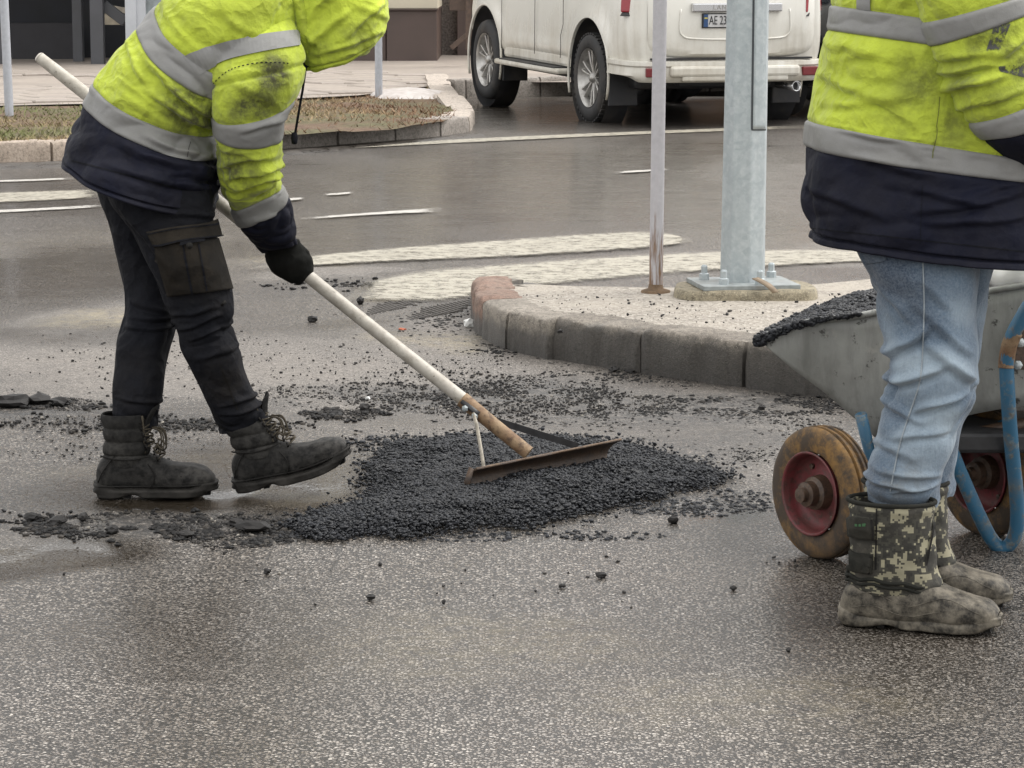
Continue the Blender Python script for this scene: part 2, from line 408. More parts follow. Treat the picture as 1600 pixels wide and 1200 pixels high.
# ------------------------------------------------------------------ painted markings
def paint_mat(name, wear, col=(.40, .37, .30)):
    m = NT(name); n = m.noise(14, 8, .72); n2 = m.noise(120, 3); st = m.noise(1, 6, .6, co=m.co((2, 16, 2), rot=(0, 0, R(-30))))
    k = m.math('ADD', m.math('MULTIPLY', n, .6), m.math('ADD', m.math('MULTIPLY', n2, .3), m.math('ADD', m.math('MULTIPLY', st, .08), m.math('MULTIPLY', m.noise(38, 4, .7), .27))))
    e = m.attr('edge')
    k = m.math('ADD', k, m.math('MULTIPLY', m.math('SUBTRACT', e, 1.), .35))
    a = m.ramp(k, [(wear-.10, .12), (wear+.07, .97)])
    c = m.mix(m.noise(5, 6), col, tuple(x*.72 for x in col))
    m.bsdf(Base_Color=c, Roughness=.5, Normal=m.bump(m.vor(120), .45, .003), Alpha=a)
    return m.m
M_PAINT = paint_mat('worn road paint', .585); M_PAINT2 = paint_mat('thin worn road paint', .56, (.5, .48, .44))
def marking(name, pix, m, label, z=.0085, n=22):
    """painted stripe: two rows of seen points (far edge, near edge)"""
    far, near = [cat_rom([Vector((*q, 0)) for q in r], 8) for r in pix]
    V, F, E = [], [], []; k = len(far); nn = 8
    near = [near[round(i*(len(near)-1)/(k-1))] for i in range(k)]
    for i in range(k):
        for j in range(nn+1):
            q = far[i].lerp(near[i], j/nn); V.append(G(q.x, q.y, z))
            E.append(min(1, 3.2*min(i, k-1-i, 6)/12+.1)*min(1, .4+min(j, nn-j)*.6))
    F = [(i*(nn+1)+j, (i+1)*(nn+1)+j, (i+1)*(nn+1)+j+1, i*(nn+1)+j+1) for i in range(k-1) for j in range(nn)]
    o = obj(name, (V, F), m); attr(o, 'edge', E); tag(o, label, 'road marking', kind='structure'); return o
marking('road_marking', ([(470, 401), (600, 388), (800, 373), (1000, 361), (1078, 372)], [(380, 421), (600, 409), (800, 401), (1000, 388), (1082, 378)]), M_PAINT, 'farther worn white crossing stripe on the wet road behind the thin post')
marking('road_marking', ([(570, 440), (660, 422), (760, 414), (1000, 397), (1240, 389), (1420, 394)], [(540, 468), (690, 470), (790, 452), (1000, 432), (1240, 414), (1420, 406)]), M_PAINT, 'nearer worn white crossing stripe running behind the traffic island')
marking('road_marking', ([(-60, 302), (60, 298), (160, 295)], [(-60, 319), (60, 314), (160, 308)]), M_PAINT, 'thick white lane line at left behind the raking worker')
marking('road_marking', ([(-60, 283), (40, 280), (115, 277)], [(-60, 286), (40, 283), (115, 280)]), M_PAINT2, 'thin white lane line at left nearest the far kerb')
marking('road_marking', ([(-60, 330), (60, 325), (165, 319)], [(-60, 335), (60, 329), (165, 323)]), M_PAINT2, 'thin white lane line at left below the thick one')
marking('road_marking', ([(420, 233), (740, 216), (1000, 205), (1270, 195)], [(420, 238), (740, 222), (1000, 210), (1270, 200)]), M_PAINT, 'pale edge line along the far side of the road beside the parked car')
marking('road_marking', ([(430, 311), (455, 309), (475, 308)], [(430, 314), (455, 313), (475, 311)]), M_PAINT2, 'short thin line mark just right of the worker sleeve')
marking('road_marking', ([(505, 303), (530, 301), (552, 299)], [(505, 305), (530, 304), (552, 302)]), M_PAINT2, 'shortest thin line mark in the middle of the road')
marking('road_marking', ([(470, 340), (590, 331), (690, 324)], [(470, 343), (590, 335), (690, 331)]), M_PAINT2, 'tapered thin white line mark on the middle of the road')
marking('road_marking', ([(960, 268), (1010, 265), (1045, 263)], [(960, 271), (1010, 268), (1045, 266)]), M_PAINT2, 'short thin line mark beside the thin post')

# ------------------------------------------------------------------ kerbs
def kerb_mat(name, c1, c2, wetlow=.0):
    m = NT(name); n = m.noise(7, 7, .65); g = m.vor(150, out='Color')
    sp = m.node('SeparateColor'); m.t.links.new(g, sp.inputs[0])
    c = m.mix(m.ramp(n, [(.35, 0.), (.65, 1.)]), c1, c2)
    c = m.mix(m.math('MULTIPLY', sp.outputs[0], .45), c, tuple(x*1.5 for x in c1))
    c = m.mix(m.ramp(m.noise(42, 6, .8), [(.36, .75), (.56, 0.)]), c, tuple(x*.28 for x in c1)); c = m.mix(m.ramp(m.noise(230, 2, .6), [(.55, 0.), (.75, .6)]), c, tuple(min(1, x*1.9) for x in c2))
    pos = m.node('SeparateXYZ'); m.t.links.new(m.tc.outputs['Object'], pos.inputs[0])
    hz = m.math('ADD', pos.outputs[2], m.math('MULTIPLY', m.math('SUBTRACT', m.noise(9, 6), .5), .09))
    wt = m.ramp(hz, [(.01, 1.), (wetlow, .85), (wetlow+.04, 0.)]) if wetlow else 0.
    if wetlow: c = m.mix(wt, c, m.ramp(m.noise(110, 6, .75), [(.35, (.016, .014, .012)), (.7, (.07, .062, .053))]))
    b = m.bump(m.math('ADD', m.noise(90, 7, .8), m.math('MULTIPLY', m.noise(320, 3, .7), .5)), .8, .008)
    m.bsdf(Base_Color=c, Roughness=m.math('SUBTRACT', .8, m.math('MULTIPLY', wt, .45)) if wetlow else .82, Normal=b)
    return m.m
M_KERB = kerb_mat('island kerb concrete', (.19, .168, .14), (.34, .305, .26), .075)
M_KERBW = kerb_mat('soaked island kerb concrete', (.15, .13, .108), (.30, .268, .225), .118)
M_KERBR = kerb_mat('reddish kerb concrete', (.22, .135, .10), (.24, .185, .15), .05)
M_KERBF = kerb_mat('far kerb stone', (.33, .27, .215), (.42, .35, .29), .0)
M_KERBG = kerb_mat('far grey kerb stone', (.24, .215, .19), (.38, .345, .31), .0)
M_KERBL = kerb_mat('pale kerb slab', (.40, .35, .30), (.5, .44, .385), .0)
def stone(a, b, width, h, side, rough=.006, z0=-.12, n=9, taper=.035):
    """one kerb stone between ground points a and b, its body on the 'side' of the line; rounded front edge"""
    a, b = Vector(a), Vector(b); d = (b-a).normalized(); s = Vector((-d.y, d.x, 0))*side
    taper *= .6; prof = [(0, z0), (0, h*.45), (.003, h-taper*1.3), (.008, h-taper*.45), (taper*.7, h-.004), (taper*1.4, h), (width*.6, h+.002), (width, h), (width, z0)]
    V, F = [], []; m = len(prof)
    for i in range(n+1):
        t = i/n; q = a.lerp(b, t); e = min(i, n-i); sh = .007 if e == 0 else 0
        for x, z in prof:
            p = q+s*x; r = 1.3*rough*nz(p+Vector((0, 0, z*2)), 11)+rough*1.1*nz(p+Vector((0, 0, z)), 38)-(.012*max(0, nz(p, 22, 4)-.25) if .01 < x+.02 < .06 and z > .06 else 0)
            zz = z+(r if z > 0 else 0)-(sh if z > h*.6 else 0)
            V.append(Vector((p.x, p.y, zz+a.z*(1-t)+b.z*t))+s*(r+(sh if x < .05 else 0))-d*(sh*.3 if i == n else (-sh*.3 if i == 0 else 0)))
    for i in range(n):
        for j in range(m-1): F.append((i*m+j, i*m+j+1, (i+1)*m+j+1, (i+1)*m+j))
    F.append(tuple(range(m-1, -1, -1))); F.append(tuple(n*m+j for j in range(m)))
    if side < 0: F = [f[::-1] for f in F]
    return V, F
# traffic island
isl_base = [(737, 492), (741, 512), (752, 528), (790, 547), (862, 562), (1000, 584), (1160, 606), (1330, 626), (1520, 650), (1760, 680)]
IB = [G(*q) for q in isl_base]
island = bpy.data.objects.new('traffic_island', None); COL.objects.link(island); tag(island, 'raised grey traffic island with curved kerb under the two posts', 'traffic island', kind='structure')
prev = None
for i in range(len(IB)-1):
    a, b = IB[i], IB[i+1]; d = (b-a).normalized(); g = .006
    g = .003; a2, b2 = a+d*g, b-d*g
    jig = Vector((random.uniform(-.008, .008), random.uniform(-.012, .012), random.uniform(-.004, .004)))
    h = .15+(.004 if i > 3 else 0)
    obj('kerb_stone', stone(a2+jig, b2+jig, .16, h, 1, n=26 if i > 2 else 9), M_KERBR if i in (0, 1) else (M_KERB if i < 4 else M_KERBW), island, auto=50)
# back of the nose: two worn red stones and the far low edge
bk = [G(737, 492), G(742, 480), G(770, 471), G(830, 466)]
for i in range(3):
    a, b = bk[i+1], bk[i]; d = (b-a).normalized()
    obj('kerb_stone', stone(a+d*.005, b-d*.005, .14, .135-.03*i, 1, n=5), M_KERBR if i < 1 else M_KERB, island, auto=50)
def sheet(name, poly, z, m, parent=None, res=.1, amp=.006, kind='structure', zfun=None, label=None):
    """ground sheet over a polygon: triangulated grid with gentle unevenness"""
    bm = bmesh.new(); vs = [bm.verts.new((p[0], p[1], 0)) for p in poly]; bm.faces.new(vs)
    xs = [p[0] for p in poly]; ys = [p[1] for p in poly]
    def cuts(lo, hi, ax):
        k = int((hi-lo)/res)
        for i in range(1, k):
            q = lo+(hi-lo)*i/k; no = (1, 0, 0) if ax == 0 else (0, 1, 0); co = (q, 0, 0) if ax == 0 else (0, q, 0)
            bmesh.ops.bisect_plane(bm, geom=bm.verts[:]+bm.edges[:]+bm.faces[:], plane_co=co, plane_no=no)
    cuts(min(xs), max(xs), 0); cuts(min(ys), max(ys), 1)
    bmesh.ops.triangulate(bm, faces=[f for f in bm.faces if len(f.verts) > 4])
    for v in bm.verts: v.co.z = (zfun(v.co.x, v.co.y) if zfun else z)+amp*(nz(v.co, 2.5, 4)+.5*nz(v.co, 8, 2))
    bmesh.ops.recalc_face_normals(bm, faces=bm.faces)
    if sum(f.normal.z for f in bm.faces) < 0: bmesh.ops.reverse_faces(bm, faces=bm.faces)
    me = bpy.data.meshes.new(name); bm.to_mesh(me); bm.free(); me.materials.append(m)
    me.polygons.foreach_set('use_smooth', [True]*len(me.polygons))
    o = bpy.data.objects.new(name, me); put(o, parent)
    if parent is None: tag(o, label, None, kind=kind)
    return o
def isl_mat():
    m = NT('island asphalt'); n = m.noise(3, 7, .65); g = m.vor(95, out='Color'); sp = m.node('SeparateColor'); m.t.links.new(g, sp.inputs[0])
    c = m.ramp(sp.outputs[0], [(0, (.17, .15, .125)), (.5, (.29, .26, .22)), (1, (.44, .40, .35))])
    c = m.mix(m.ramp(n, [(.4, 0.), (.62, .8)]), c, (.38, .34, .285))
    c = m.mix(m.ramp(m.noise(14, 6, .7), [(.56, 0.), (.68, .6)]), c, (.13, .115, .1))
    m.bsdf(Base_Color=c, Roughness=.72, Normal=m.bump(m.math('ADD', m.vor(95), m.noise(200, 3)), .8, .008)); return m.m
M_ISL = isl_mat()
inner = []
for i, p in enumerate(IB):
    a = IB[max(i-1, 0)]; b = IB[min(i+1, len(IB)-1)]; d = (b-a).normalized(); inner.append(p+Vector((-d.y, d.x, 0))*.135)
top = [(p.x, p.y) for p in inner]+[tuple(G(u, v, .13)[:2]) for u, v in ((1760, 438), (1500, 440), (1365, 441), (1215, 455), (1014, 456), (830, 450), (775, 452))]
ZI = .146
def isl_z(x, y):
    # falls to the road at the back
    yb = G(900, 452, .13).y if True else 0
    return ZI
sheet('island_surface', top, ZI, M_ISL, island, res=.12, amp=.006)
# back ramp that falls from the island to the road behind
bkv = [G(u, v, ZI-.004) for u, v in ((1760, 439), (1500, 441), (1365, 442), (1215, 456), (1014, 457), (830, 451), (775, 453))]
rp = [p+Vector((0, -.02, 0)) for p in bkv]+[Vector((p.x, p.y+.45, -.02)) for p in bkv]
obj('island_ramp', (rp, [(i, i+7, i+8, i+1) for i in range(6)]), M_ISL, island)
def zramp(x): return 0
# ================================================================== far side: verge, pavement, apron, building
def soil_mat():
    m = NT('verge soil and dead grass'); a = m.noise(1.2, 6, .6); b = m.noise(14, 7, .7)
    c = m.ramp(b, [(.25, (.045, .026, .018)), (.5, (.13, .08, .05)), (.75, (.25, .18, .115))])
    c = m.mix(m.ramp(a, [(.4, 0.), (.6, .7)]), c, m.ramp(b, [(.3, (.05, .055, .025)), (.7, (.14, .15, .06))]))
    m.bsdf(Base_Color=c, Roughness=.9, Normal=m.bump(m.noise(40, 6, .7), .8, .03)); return m.m
M_SOIL = soil_mat()
ZV = .13
# kerb line of the verge, left to right, then round the corner up to the pavement
kb = [(-420, 268), (-130, 258), (82, 252), (240, 243), (440, 234), (530, 226), (620, 219), (690, 212)]
KB = [G(*q) for q in kb]
verge = bpy.data.objects.new('verge', None); COL.objects.link(verge); tag(verge, 'grass verge with stone kerb across the road', 'verge', kind='structure')
for i in range(len(KB)-1):
    a, b = KB[i], KB[i+1]; d = (b-a).normalized()
    obj('kerb_stone', stone(a+d*.01, b-d*.01, .16, [.14, .145, .14, .13, .12, .11, .12][i], 1, rough=.008, n=12, taper=.025), M_KERBF if i < 3 else M_KERBG, verge, auto=50)
cor = [G(690, 212), G(735, 206), G(742, 192), G(722, 168, .06), G(706, 146, .08), G(700, 128, .12)]
for i in range(len(cor)-1):
    a, b = cor[i], cor[i+1]; d = (b-a).normalized()
    obj('kerb_slab', stone(a+d*.015, b-d*.015, .24, .13 if i < 3 else .09, 1, rough=.01, n=8, taper=.02), M_KERBL if i > 0 else M_KERBG, verge, auto=50)
vp = [G(u, v, ZV) for u, v in ((-420, 236), (-130, 228), (80, 222), (240, 218), (440, 211), (530, 206), (620, 200), (690, 190), (712, 180), (700, 160), (690, 146), (684, 130), (560, 146), (440, 153), (250, 158), (0, 163), (-420, 172))]
VP = [(p.x, p.y) for p in vp]
sheet('soil', VP, ZV, M_SOIL, verge, res=.35, amp=.02)
# grass blades, one mass
def grass():
    pts = []; xs = [p[0] for p in VP]; ys = [p[1] for p in VP]
    while len(pts) < 15000:
        x, y = random.uniform(max(min(xs), -6.5), max(xs)), random.uniform(min(ys), max(ys))
        if not inpoly(x, y, VP): continue
        gden = .35+.9*nz((x, y, 0), .5, 2)+.6*(x < -2.2)
        if random.random() < gden: pts.append((x, y))
    V, F, C = [], [], []
    for x, y in pts:
        h = random.uniform(.012, .04); a = random.uniform(0, 6.28); w = .008; lean = random.uniform(-.06, .06); l2 = random.uniform(-.06, .06)
        z = ZV+.0; n = len(V); V += [(x-w*math.cos(a), y-w*math.sin(a), z-.01), (x+w*math.cos(a), y+w*math.sin(a), z-.01), (x+lean, y+l2, z+h)]
        F.append((n, n+1, n+2)); gr = min(1, max(0, .12+.8*nz((x, y, 0), .55, 7)+.75*(x < -2.2)+random.uniform(-.2, .2))); C += [gr]*3
    m = NT('winter grass'); k = m.attr('green')
    m.bsdf(Base_Color=m.ramp(k, [(0, (.13, .066, .035)), (.4, (.29, .21, .12)), (1, (.13, .14, .05))]), Roughness=.85)
    o = obj('grass', (V, F), m.m, smooth=False); attr(o, 'green', C); tag(o, 'thin brown and green winter grass on the verge', 'grass', kind='stuff')
grass()
# leftover snow
def snow():
    c = G(637, 150, ZV); V, F = [], []; n, k = 26, 9
    for i in range(k):
        for j in range(n):
            a = 2*math.pi*j/n; r = (1-i/(k-1)); rr = r*(1+.35*nz((math.cos(a), math.sin(a), 0), 1.6, 3)+.2*nz((math.cos(a), math.sin(a), 1), 4, 5))
            p = Vector((c.x+.34*rr*math.cos(a), c.y+.75*rr*math.sin(a), ZV-.01+.085*math.sqrt(max(0, 1-r*r))))
            p.z += .012*nz(p, 9, 1); V.append(p)
    F = [(i*n+j, i*n+(j+1) % n, (i+1)*n+(j+1) % n, (i+1)*n+j) for i in range(k-1) for j in range(n)]
    o = obj('snow_patch', (V, F), simple('old snow', (.45, .40, .37), .6, var=.15, vs=12, bs=40, bstr=.5, bdist=.02, col2=(.55, .52, .5)))
    tag(o, 'small pale patch of old snow on the verge by the far post', 'snow patch')
snow()
# paved footway up to the building, individual slabs where they can be told apart
ZP = .15
pv = [G(u, v, ZP) for u, v in ((-520, 174), (0, 165), (250, 160), (440, 155), (560, 149), (690, 132), (760, 128), (1100, 128), (1700, 128))]
PV = [(p.x, p.y) for p in pv]+[(16, 60), (-16, 60)]
def pave_mat():
    m = NT('footway paving'); a = m.noise(.8, 6, .6); b = m.noise(9, 7, .7); br = m.node('TexBrick', Scale=1.0)
    m.t.links.new(m.co((1.0, 1.0, 1), rot=(0, 0, R(33))), br.inputs[0]); br.inputs['Mortar Size'].default_value = .02
    c = m.ramp(b, [(.25, (.25, .215, .185)), (.7, (.4, .35, .305))]); c = m.mix(m.ramp(a, [(.42, 0.), (.6, .65)]), c, (.24, .21, .185))
    m.bsdf(Base_Color=c, Roughness=.62, Normal=m.bump(b, .4, .02)); return m.m
M_PAVE = pave_mat()
foot = sheet('pavement', PV, ZP, M_PAVE, None, res=1.5, amp=.004)
def slabs():
    base = bpy.data.meshes.new('paving_slab'); bm = bmesh.new(); bmesh.ops.create_cube(bm, size=1); bmesh.ops.scale(bm, vec=(.48, .48, .05), verts=bm.verts)
    bmesh.ops.bevel(bm, geom=bm.edges[:], offset=.012, segments=1, affect='EDGES'); bm.to_mesh(base); bm.free(); base.materials.append(M_PAVE)
    n = 0; a = R(33); ca, sa = math.cos(a), math.sin(a)
    for i in range(-40, 60):
        for j in range(-40, 60):
            x0, y0 = (i+.5*(j % 2))*.5, j*.5; x, y = x0*ca-y0*sa-3.5, x0*sa+y0*ca+27
            if n > 290 or not (23.5 < y < 31.5): continue
            u, v = to_uv((x, y, ZP))
            if not (-40 < u < 700 and 96 < v < 168): continue
            if not inpoly(x, y, PV) or edge_dist(x, y, PV) < .3: continue
            if nz((x, y, 0), .35, 6) < -.12: continue
            o = bpy.data.objects.new('paving_slab', base); o.rotation_euler = (random.gauss(0, .008), random.gauss(0, .008), a+random.gauss(0, .01))
            o.location = (x, y, ZP-.004+random.uniform(-.006, .008)); put(o, foot); n += 1
slabs()
# parking apron that climbs from the road to the pavement
ap = [(735, 207), (746, 192), (726, 168), (712, 150), (1700, 150), (1700, 182), (1270, 192), (1000, 203)]
AP = [tuple(G(u, v, .0)[:2]) for u, v in ap]
# the apron is the road itself; a dark kerb closes it off in front of the car
dk = [G(711, 150, .03), G(765, 148, .03), G(1000, 141, .03), G(1320, 133, .03)]
for i in range(3):
    for k in range(3):
        a = dk[i].lerp(dk[i+1], k/3); b = dk[i].lerp(dk[i+1], (k+1)/3); d = (b-a).normalized()
        obj('kerb_stone', stone(a+d*.01, b-d*.01, .16, .17, 1, n=4), M_KERBG, foot, auto=50)
gut = NT('wet gutter mud'); _n = gut.noise(6, 7, .7)
gut.bsdf(Base_Color=gut.ramp(_n, [(.3, (.02, .018, .016)), (.7, (.07, .06, .05))]), Roughness=gut.ramp(_n, [(.35, .12), (.6, .55)]), Normal=gut.bump(gut.noise(25, 6), .6, .02))
def strip(name, far, near, z, m, kind='structure', amp=.006, n=40, w=4):
    far, near = [cat_rom([Vector((*q, 0)) for q in r], 10) for r in (far, near)]; k = len(far); V = []
    near = [near[round(i*(len(near)-1)/(k-1))] for i in range(k)]
    for i in range(k):
        for j in range(w+1):
            q = far[i].lerp(near[i], j/w); p = G(q.x, q.y, z); p.z += amp*nz(p, 3, 3)*(0 if j in (0, w) else 1)-(.02 if j in (0, w) else 0); V.append(p)
    o = obj(name, (V, [(i*(w+1)+j, (i+1)*(w+1)+j, (i+1)*(w+1)+j+1, i*(w+1)+j+1) for i in range(k-1) for j in range(w)]), m); return tag(o, kind=kind)
strip('gutter', [(-300, 262), (82, 249), (240, 241), (440, 231), (620, 217), (740, 207)], [(-300, 272), (82, 258), (240, 250), (440, 239), (620, 224), (760, 211)], .018, gut.m)

# ------------------------------------------------------------------ building (base and storey)
M_PLINTH = simple('brown plinth panel', (.075, .052, .045), .45, vs=1.2, var=.2, bs=20, bstr=.05)
M_CREAM = simple('cream wall render', (.50, .455, .36), .7, vs=1.5, var=.06, bs=60, bstr=.15)
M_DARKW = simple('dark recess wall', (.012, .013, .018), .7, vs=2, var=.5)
M_STEEL = simple('grey painted steel column', (.06, .062, .07), .45, vs=3, var=.2)
M_STONE = simple('pebble dashed wall', (.16, .135, .12), .85, vs=35, var=.6, bs=30, bstr=.9, bdist=.03)
M_WOOD = simple('dark brown timber', (.07, .045, .032), .55, vs=20, var=.3)
M_WHITEP = simple('pale grey aluminium', (.42, .44, .47), .4, vs=3, var=.1)
M_GLASS = NT('dark window glass'); M_GLASS.bsdf(Base_Color=(.02, .024, .03), Roughness=.05); M_GLASS = M_GLASS.m
YB = 35.0
def wb(name, u0, u1, v0, v1, Y, dep, m, parent, bevel=.0, z0=None, z1=None):
    a, b = P(u0, v1, Y), P(u1, v0, Y); zl = a.z if z0 is None else z0; zh = b.z if z1 is None else z1
    return obj(name, box(((a.x+b.x)/2, Y+dep/2, (zl+zh)/2), (b.x-a.x, dep, zh-zl)), m, parent, smooth=False, bevel=bevel)
bld = thing('shop_building', (P(600, 90, YB).x, YB, ZP), 'low shop building with dark brown plinth and cream wall above', 'building')
wb('plinth_panel', 604, 683, 16, 88, YB, 3.2, M_PLINTH, bld, .015, z0=ZP-.02)
wb('plinth_panel', 506, 603, 16, 88, YB+.03, 3.2, M_PLINTH, bld, .015, z0=ZP-.02)
wb('plinth_panel', 400, 504, 16, 88, YB+.03, 3.2, M_PLINTH, bld, .015, z0=ZP-.02)
wb('plinth_base', 398, 681, 86, 92, YB+.06, 3.1, M_DARKW, bld, 0, z0=ZP-.03, z1=ZP+.05)
zt = P(600, 15, YB).z
wb('wall', 398, 684, 0, 15, YB-.03, 3.3, M_CREAM, bld, .01, z0=zt+.012, z1=7.2)
wb('flashing', 398, 684, 0, 15, YB-.06, 3.3, M_PLINTH, bld, 0, z0=zt-.008, z1=zt+.01)
for k in range(2):
    wd = wb('window', 430+k*120, 520+k*120, 0, 10, YB-.05, .1, M_WHITEP, bld, .01, z0=1.7, z1=3.2); wb('pane', 436+k*120, 514+k*120, 0, 10, YB-.06, .05, M_GLASS, wd, 0, z0=1.76, z1=3.14)
wb('side_wall', 684, 716, -10, 66, YB+2.2, 2, M_STONE, bld, 0, z0=ZP-.1, z1=6.05)
wb('pilaster', 714, 760, -10, 66, YB+2.0, 2, M_PLINTH, bld, .01, z0=ZP-.1, z1=6.1)
wb('rear_wall', 758, 1900, -10, 66, YB+2.3, 2, simple('brown facade', (.40, .25, .16), .7, vs=.8, var=.25), bld, 0, z0=ZP-.1, z1=6.2)
for k in range(5):
    wd = wb('window', 800+k*190, 930+k*190, 0, 10, YB+2.22, .1, M_WHITEP, bld, .01, z0=1.2, z1=3.0); wb('pane', 808+k*190, 922+k*190, 0, 10, YB+2.2, .05, M_GLASS, wd, 0, z0=1.28, z1=2.92)
# dark open undercroft at left
uc = thing('undercroft', (P(100, 92, YB-1).x, YB-1, ZP), 'dark open bay of the building behind steel columns at upper left', 'building bay')
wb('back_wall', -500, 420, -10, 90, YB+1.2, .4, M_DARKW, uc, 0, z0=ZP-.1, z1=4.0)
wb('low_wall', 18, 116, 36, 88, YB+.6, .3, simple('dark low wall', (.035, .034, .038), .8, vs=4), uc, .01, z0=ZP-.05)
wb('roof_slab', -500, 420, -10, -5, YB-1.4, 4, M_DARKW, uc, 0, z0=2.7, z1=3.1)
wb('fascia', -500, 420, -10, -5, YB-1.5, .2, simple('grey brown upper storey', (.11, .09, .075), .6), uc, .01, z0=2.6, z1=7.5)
for u0, u1, vb, Y, m in ((114, 127, 94, YB-.3, M_STEEL), (142, 160, 105, YB-1.1, M_STEEL), (-6, 4, 104, YB-1.1, M_STEEL), (-180, -160, 104, YB-1.1, M_STEEL)):
    wb('column', u0, u1, 0, vb, Y, .16, m, uc, .008, z0=ZP-.02, z1=2.75)
a, b = P(162, 8, YB-.9), P(196, 34, YB-.9)
obj('brace', bar(a, b, .08, .13), M_STEEL, uc, smooth=False, bevel=.006)
obj('panel', bar(P(160, 30, YB), P(188, 30, YB), .04, .14), simple('beige board', (.4, .35, .27), .7), uc, smooth=False)
obj('panel', bar(P(176, 13, YB), P(200, 17, YB), .04, .07), simple('beige board two', (.4, .36, .3), .7), uc, smooth=False)
wp = thing('door_post', (P(212, 92, YB-1.2).x, YB-1.2, ZP), 'pale grey double door post behind the bent worker back', 'door post')
wb('jamb', 197, 212, 0, 104, YB-1.2, .1, M_WHITEP, wp, .006, z0=ZP-.01, z1=2.7)
wb('jamb', 213.2, 227, 0, 104, YB-1.17, .1, M_WHITEP, wp, .006, z0=ZP-.01, z1=2.7)
wb('glazing', 228, 262, 0, 104, YB-1.1, .03, simple('misty glass', (.22, .25, .26), .2, vs=5, var=.5), wp, 0, z0=ZP, z1=2.7)
# timber trestle by the wall
tr = thing('trestle_board', P(730, 78, 33.), 'dark timber A frame stand by the wall left of the parked car', 'stand')
T = lambda u, v, Y=33.: P(u, v, Y)
obj('post', bar(T(731.5, 77), T(731.5, -40), .06, .06, (0, 1, 0)), M_WOOD, tr, smooth=False, bevel=.004)
obj('leg', bar(T(705, 75), T(730, 54), .06, .07, (0, 1, 0)), M_WOOD, tr, smooth=False, bevel=.004)
obj('leg', bar(T(739, 77, 33.2), T(739, -40, 33.2), .05, .05, (0, 1, 0)), M_WOOD, tr, smooth=False, bevel=.004)
obj('board', box(tuple(T(735, -30, 33.1)), (.5, .04, .7)), M_WOOD, tr, smooth=False, bevel=.004)

# ------------------------------------------------------------------ posts
def post_mat(name, col, rust, lo, hi):
    m = NT(name); n = m.noise(30, 6, .7); s = m.noise(1, 6, .65, co=m.co((60, 60, 5)))
    pos = m.node('SeparateXYZ'); m.t.links.new(m.tc.outputs['Object'], pos.inputs[0])
    k = m.math('ADD', m.math('MULTIPLY', s, .8), m.math('MULTIPLY', m.math('SUBTRACT', hi, pos.outputs[2]), .55/(hi-lo)))
    f = m.ramp(k, [(.80, 0.), (.92, rust)])
    c = m.mix(m.ramp(n, [(.3, 0.), (.7, 1.)]), col, tuple(x*.8 for x in col))
    c = m.mix(f, c, m.ramp(n, [(.3, (.09, .045, .02)), (.7, (.22, .13, .07))]))
    m.bsdf(Base_Color=c, Roughness=.55, Normal=m.bump(n, .25, .003)); return m.m
M_POSTW = post_mat('pale painted post with rust', (.44, .43, .45), 1., .1, .95)
M_POSTB = post_mat('blue grey post', (.42, .44, .48), .3, .1, .6)
def round_post(name, base, r, h, m, label, lean=(0, 0)):
    t = thing(name, base, label, 'post')
    pts = [Vector(base)+Vector((lean[0]*k, lean[1]*k, -.05+k*h)) for k in [i/8 for i in range(9)]]
    obj('tube', tube(pts, r, 20), m, t, auto=50); obj('cap', xf(lathe([(0, .02), (r*.8, .016), (r*1.04, 0), (r*1.04, -.03)], 20), Matrix.Translation(pts[-1])), m, t)
    return t
b = G(1024.5, 456, ZI); tp = round_post('sign_post', b, .0262, 2.9, M_POSTW, 'thin pale painted post with rust at its foot on the traffic island', (.02, 0))
obj('rust_collar', xf(lathe([(.06, -.01), (.055, .006), (.03, .014), (.0265, .03)], 18), Matrix.Translation(b)), simple('rusty soil', (.13, .085, .05), .9, vs=40, bs=80, bstr=.8, bdist=.01), tp)
round_post('guard_post', G(15, 182, ZV), .036, 2.6, M_POSTB, 'blue grey round post on the grass at the left edge', (-.05, 0))
round_post('guard_post', G(592, 153, ZV), .035, 2.4, M_POSTB, 'blue grey round post on the verge right of the yellow hood', (0, 0))
def galv():
    m = NT('galvanised steel'); n = m.noise(3, 5); s = m.vor(38, out='Color'); sp = m.node('SeparateColor'); m.t.links.new(s, sp.inputs[0])
    n2 = m.noise(45, 5, .65)
    c = m.mix(m.math('MULTIPLY', sp.outputs[0], .5), (.33, .37, .385), (.45, .49, .50)); c = m.mix(m.ramp(n2, [(.45, 0.), (.7, .5)]), c, (.55, .58, .58))
    c = m.mix(m.ramp(m.noise(1, 5, .6, co=m.co((20, 20, 1.5))), [(.5, 0.), (.8, .35)]), c, (.26, .28, .285))
    m.bsdf(Base_Color=c, Roughness=m.math('ADD', .42, m.math('MULTIPLY', n2, .2)), Metallic=.35, Normal=m.bump(n2, .08, .002)); return m.m
M_GALV = galv()
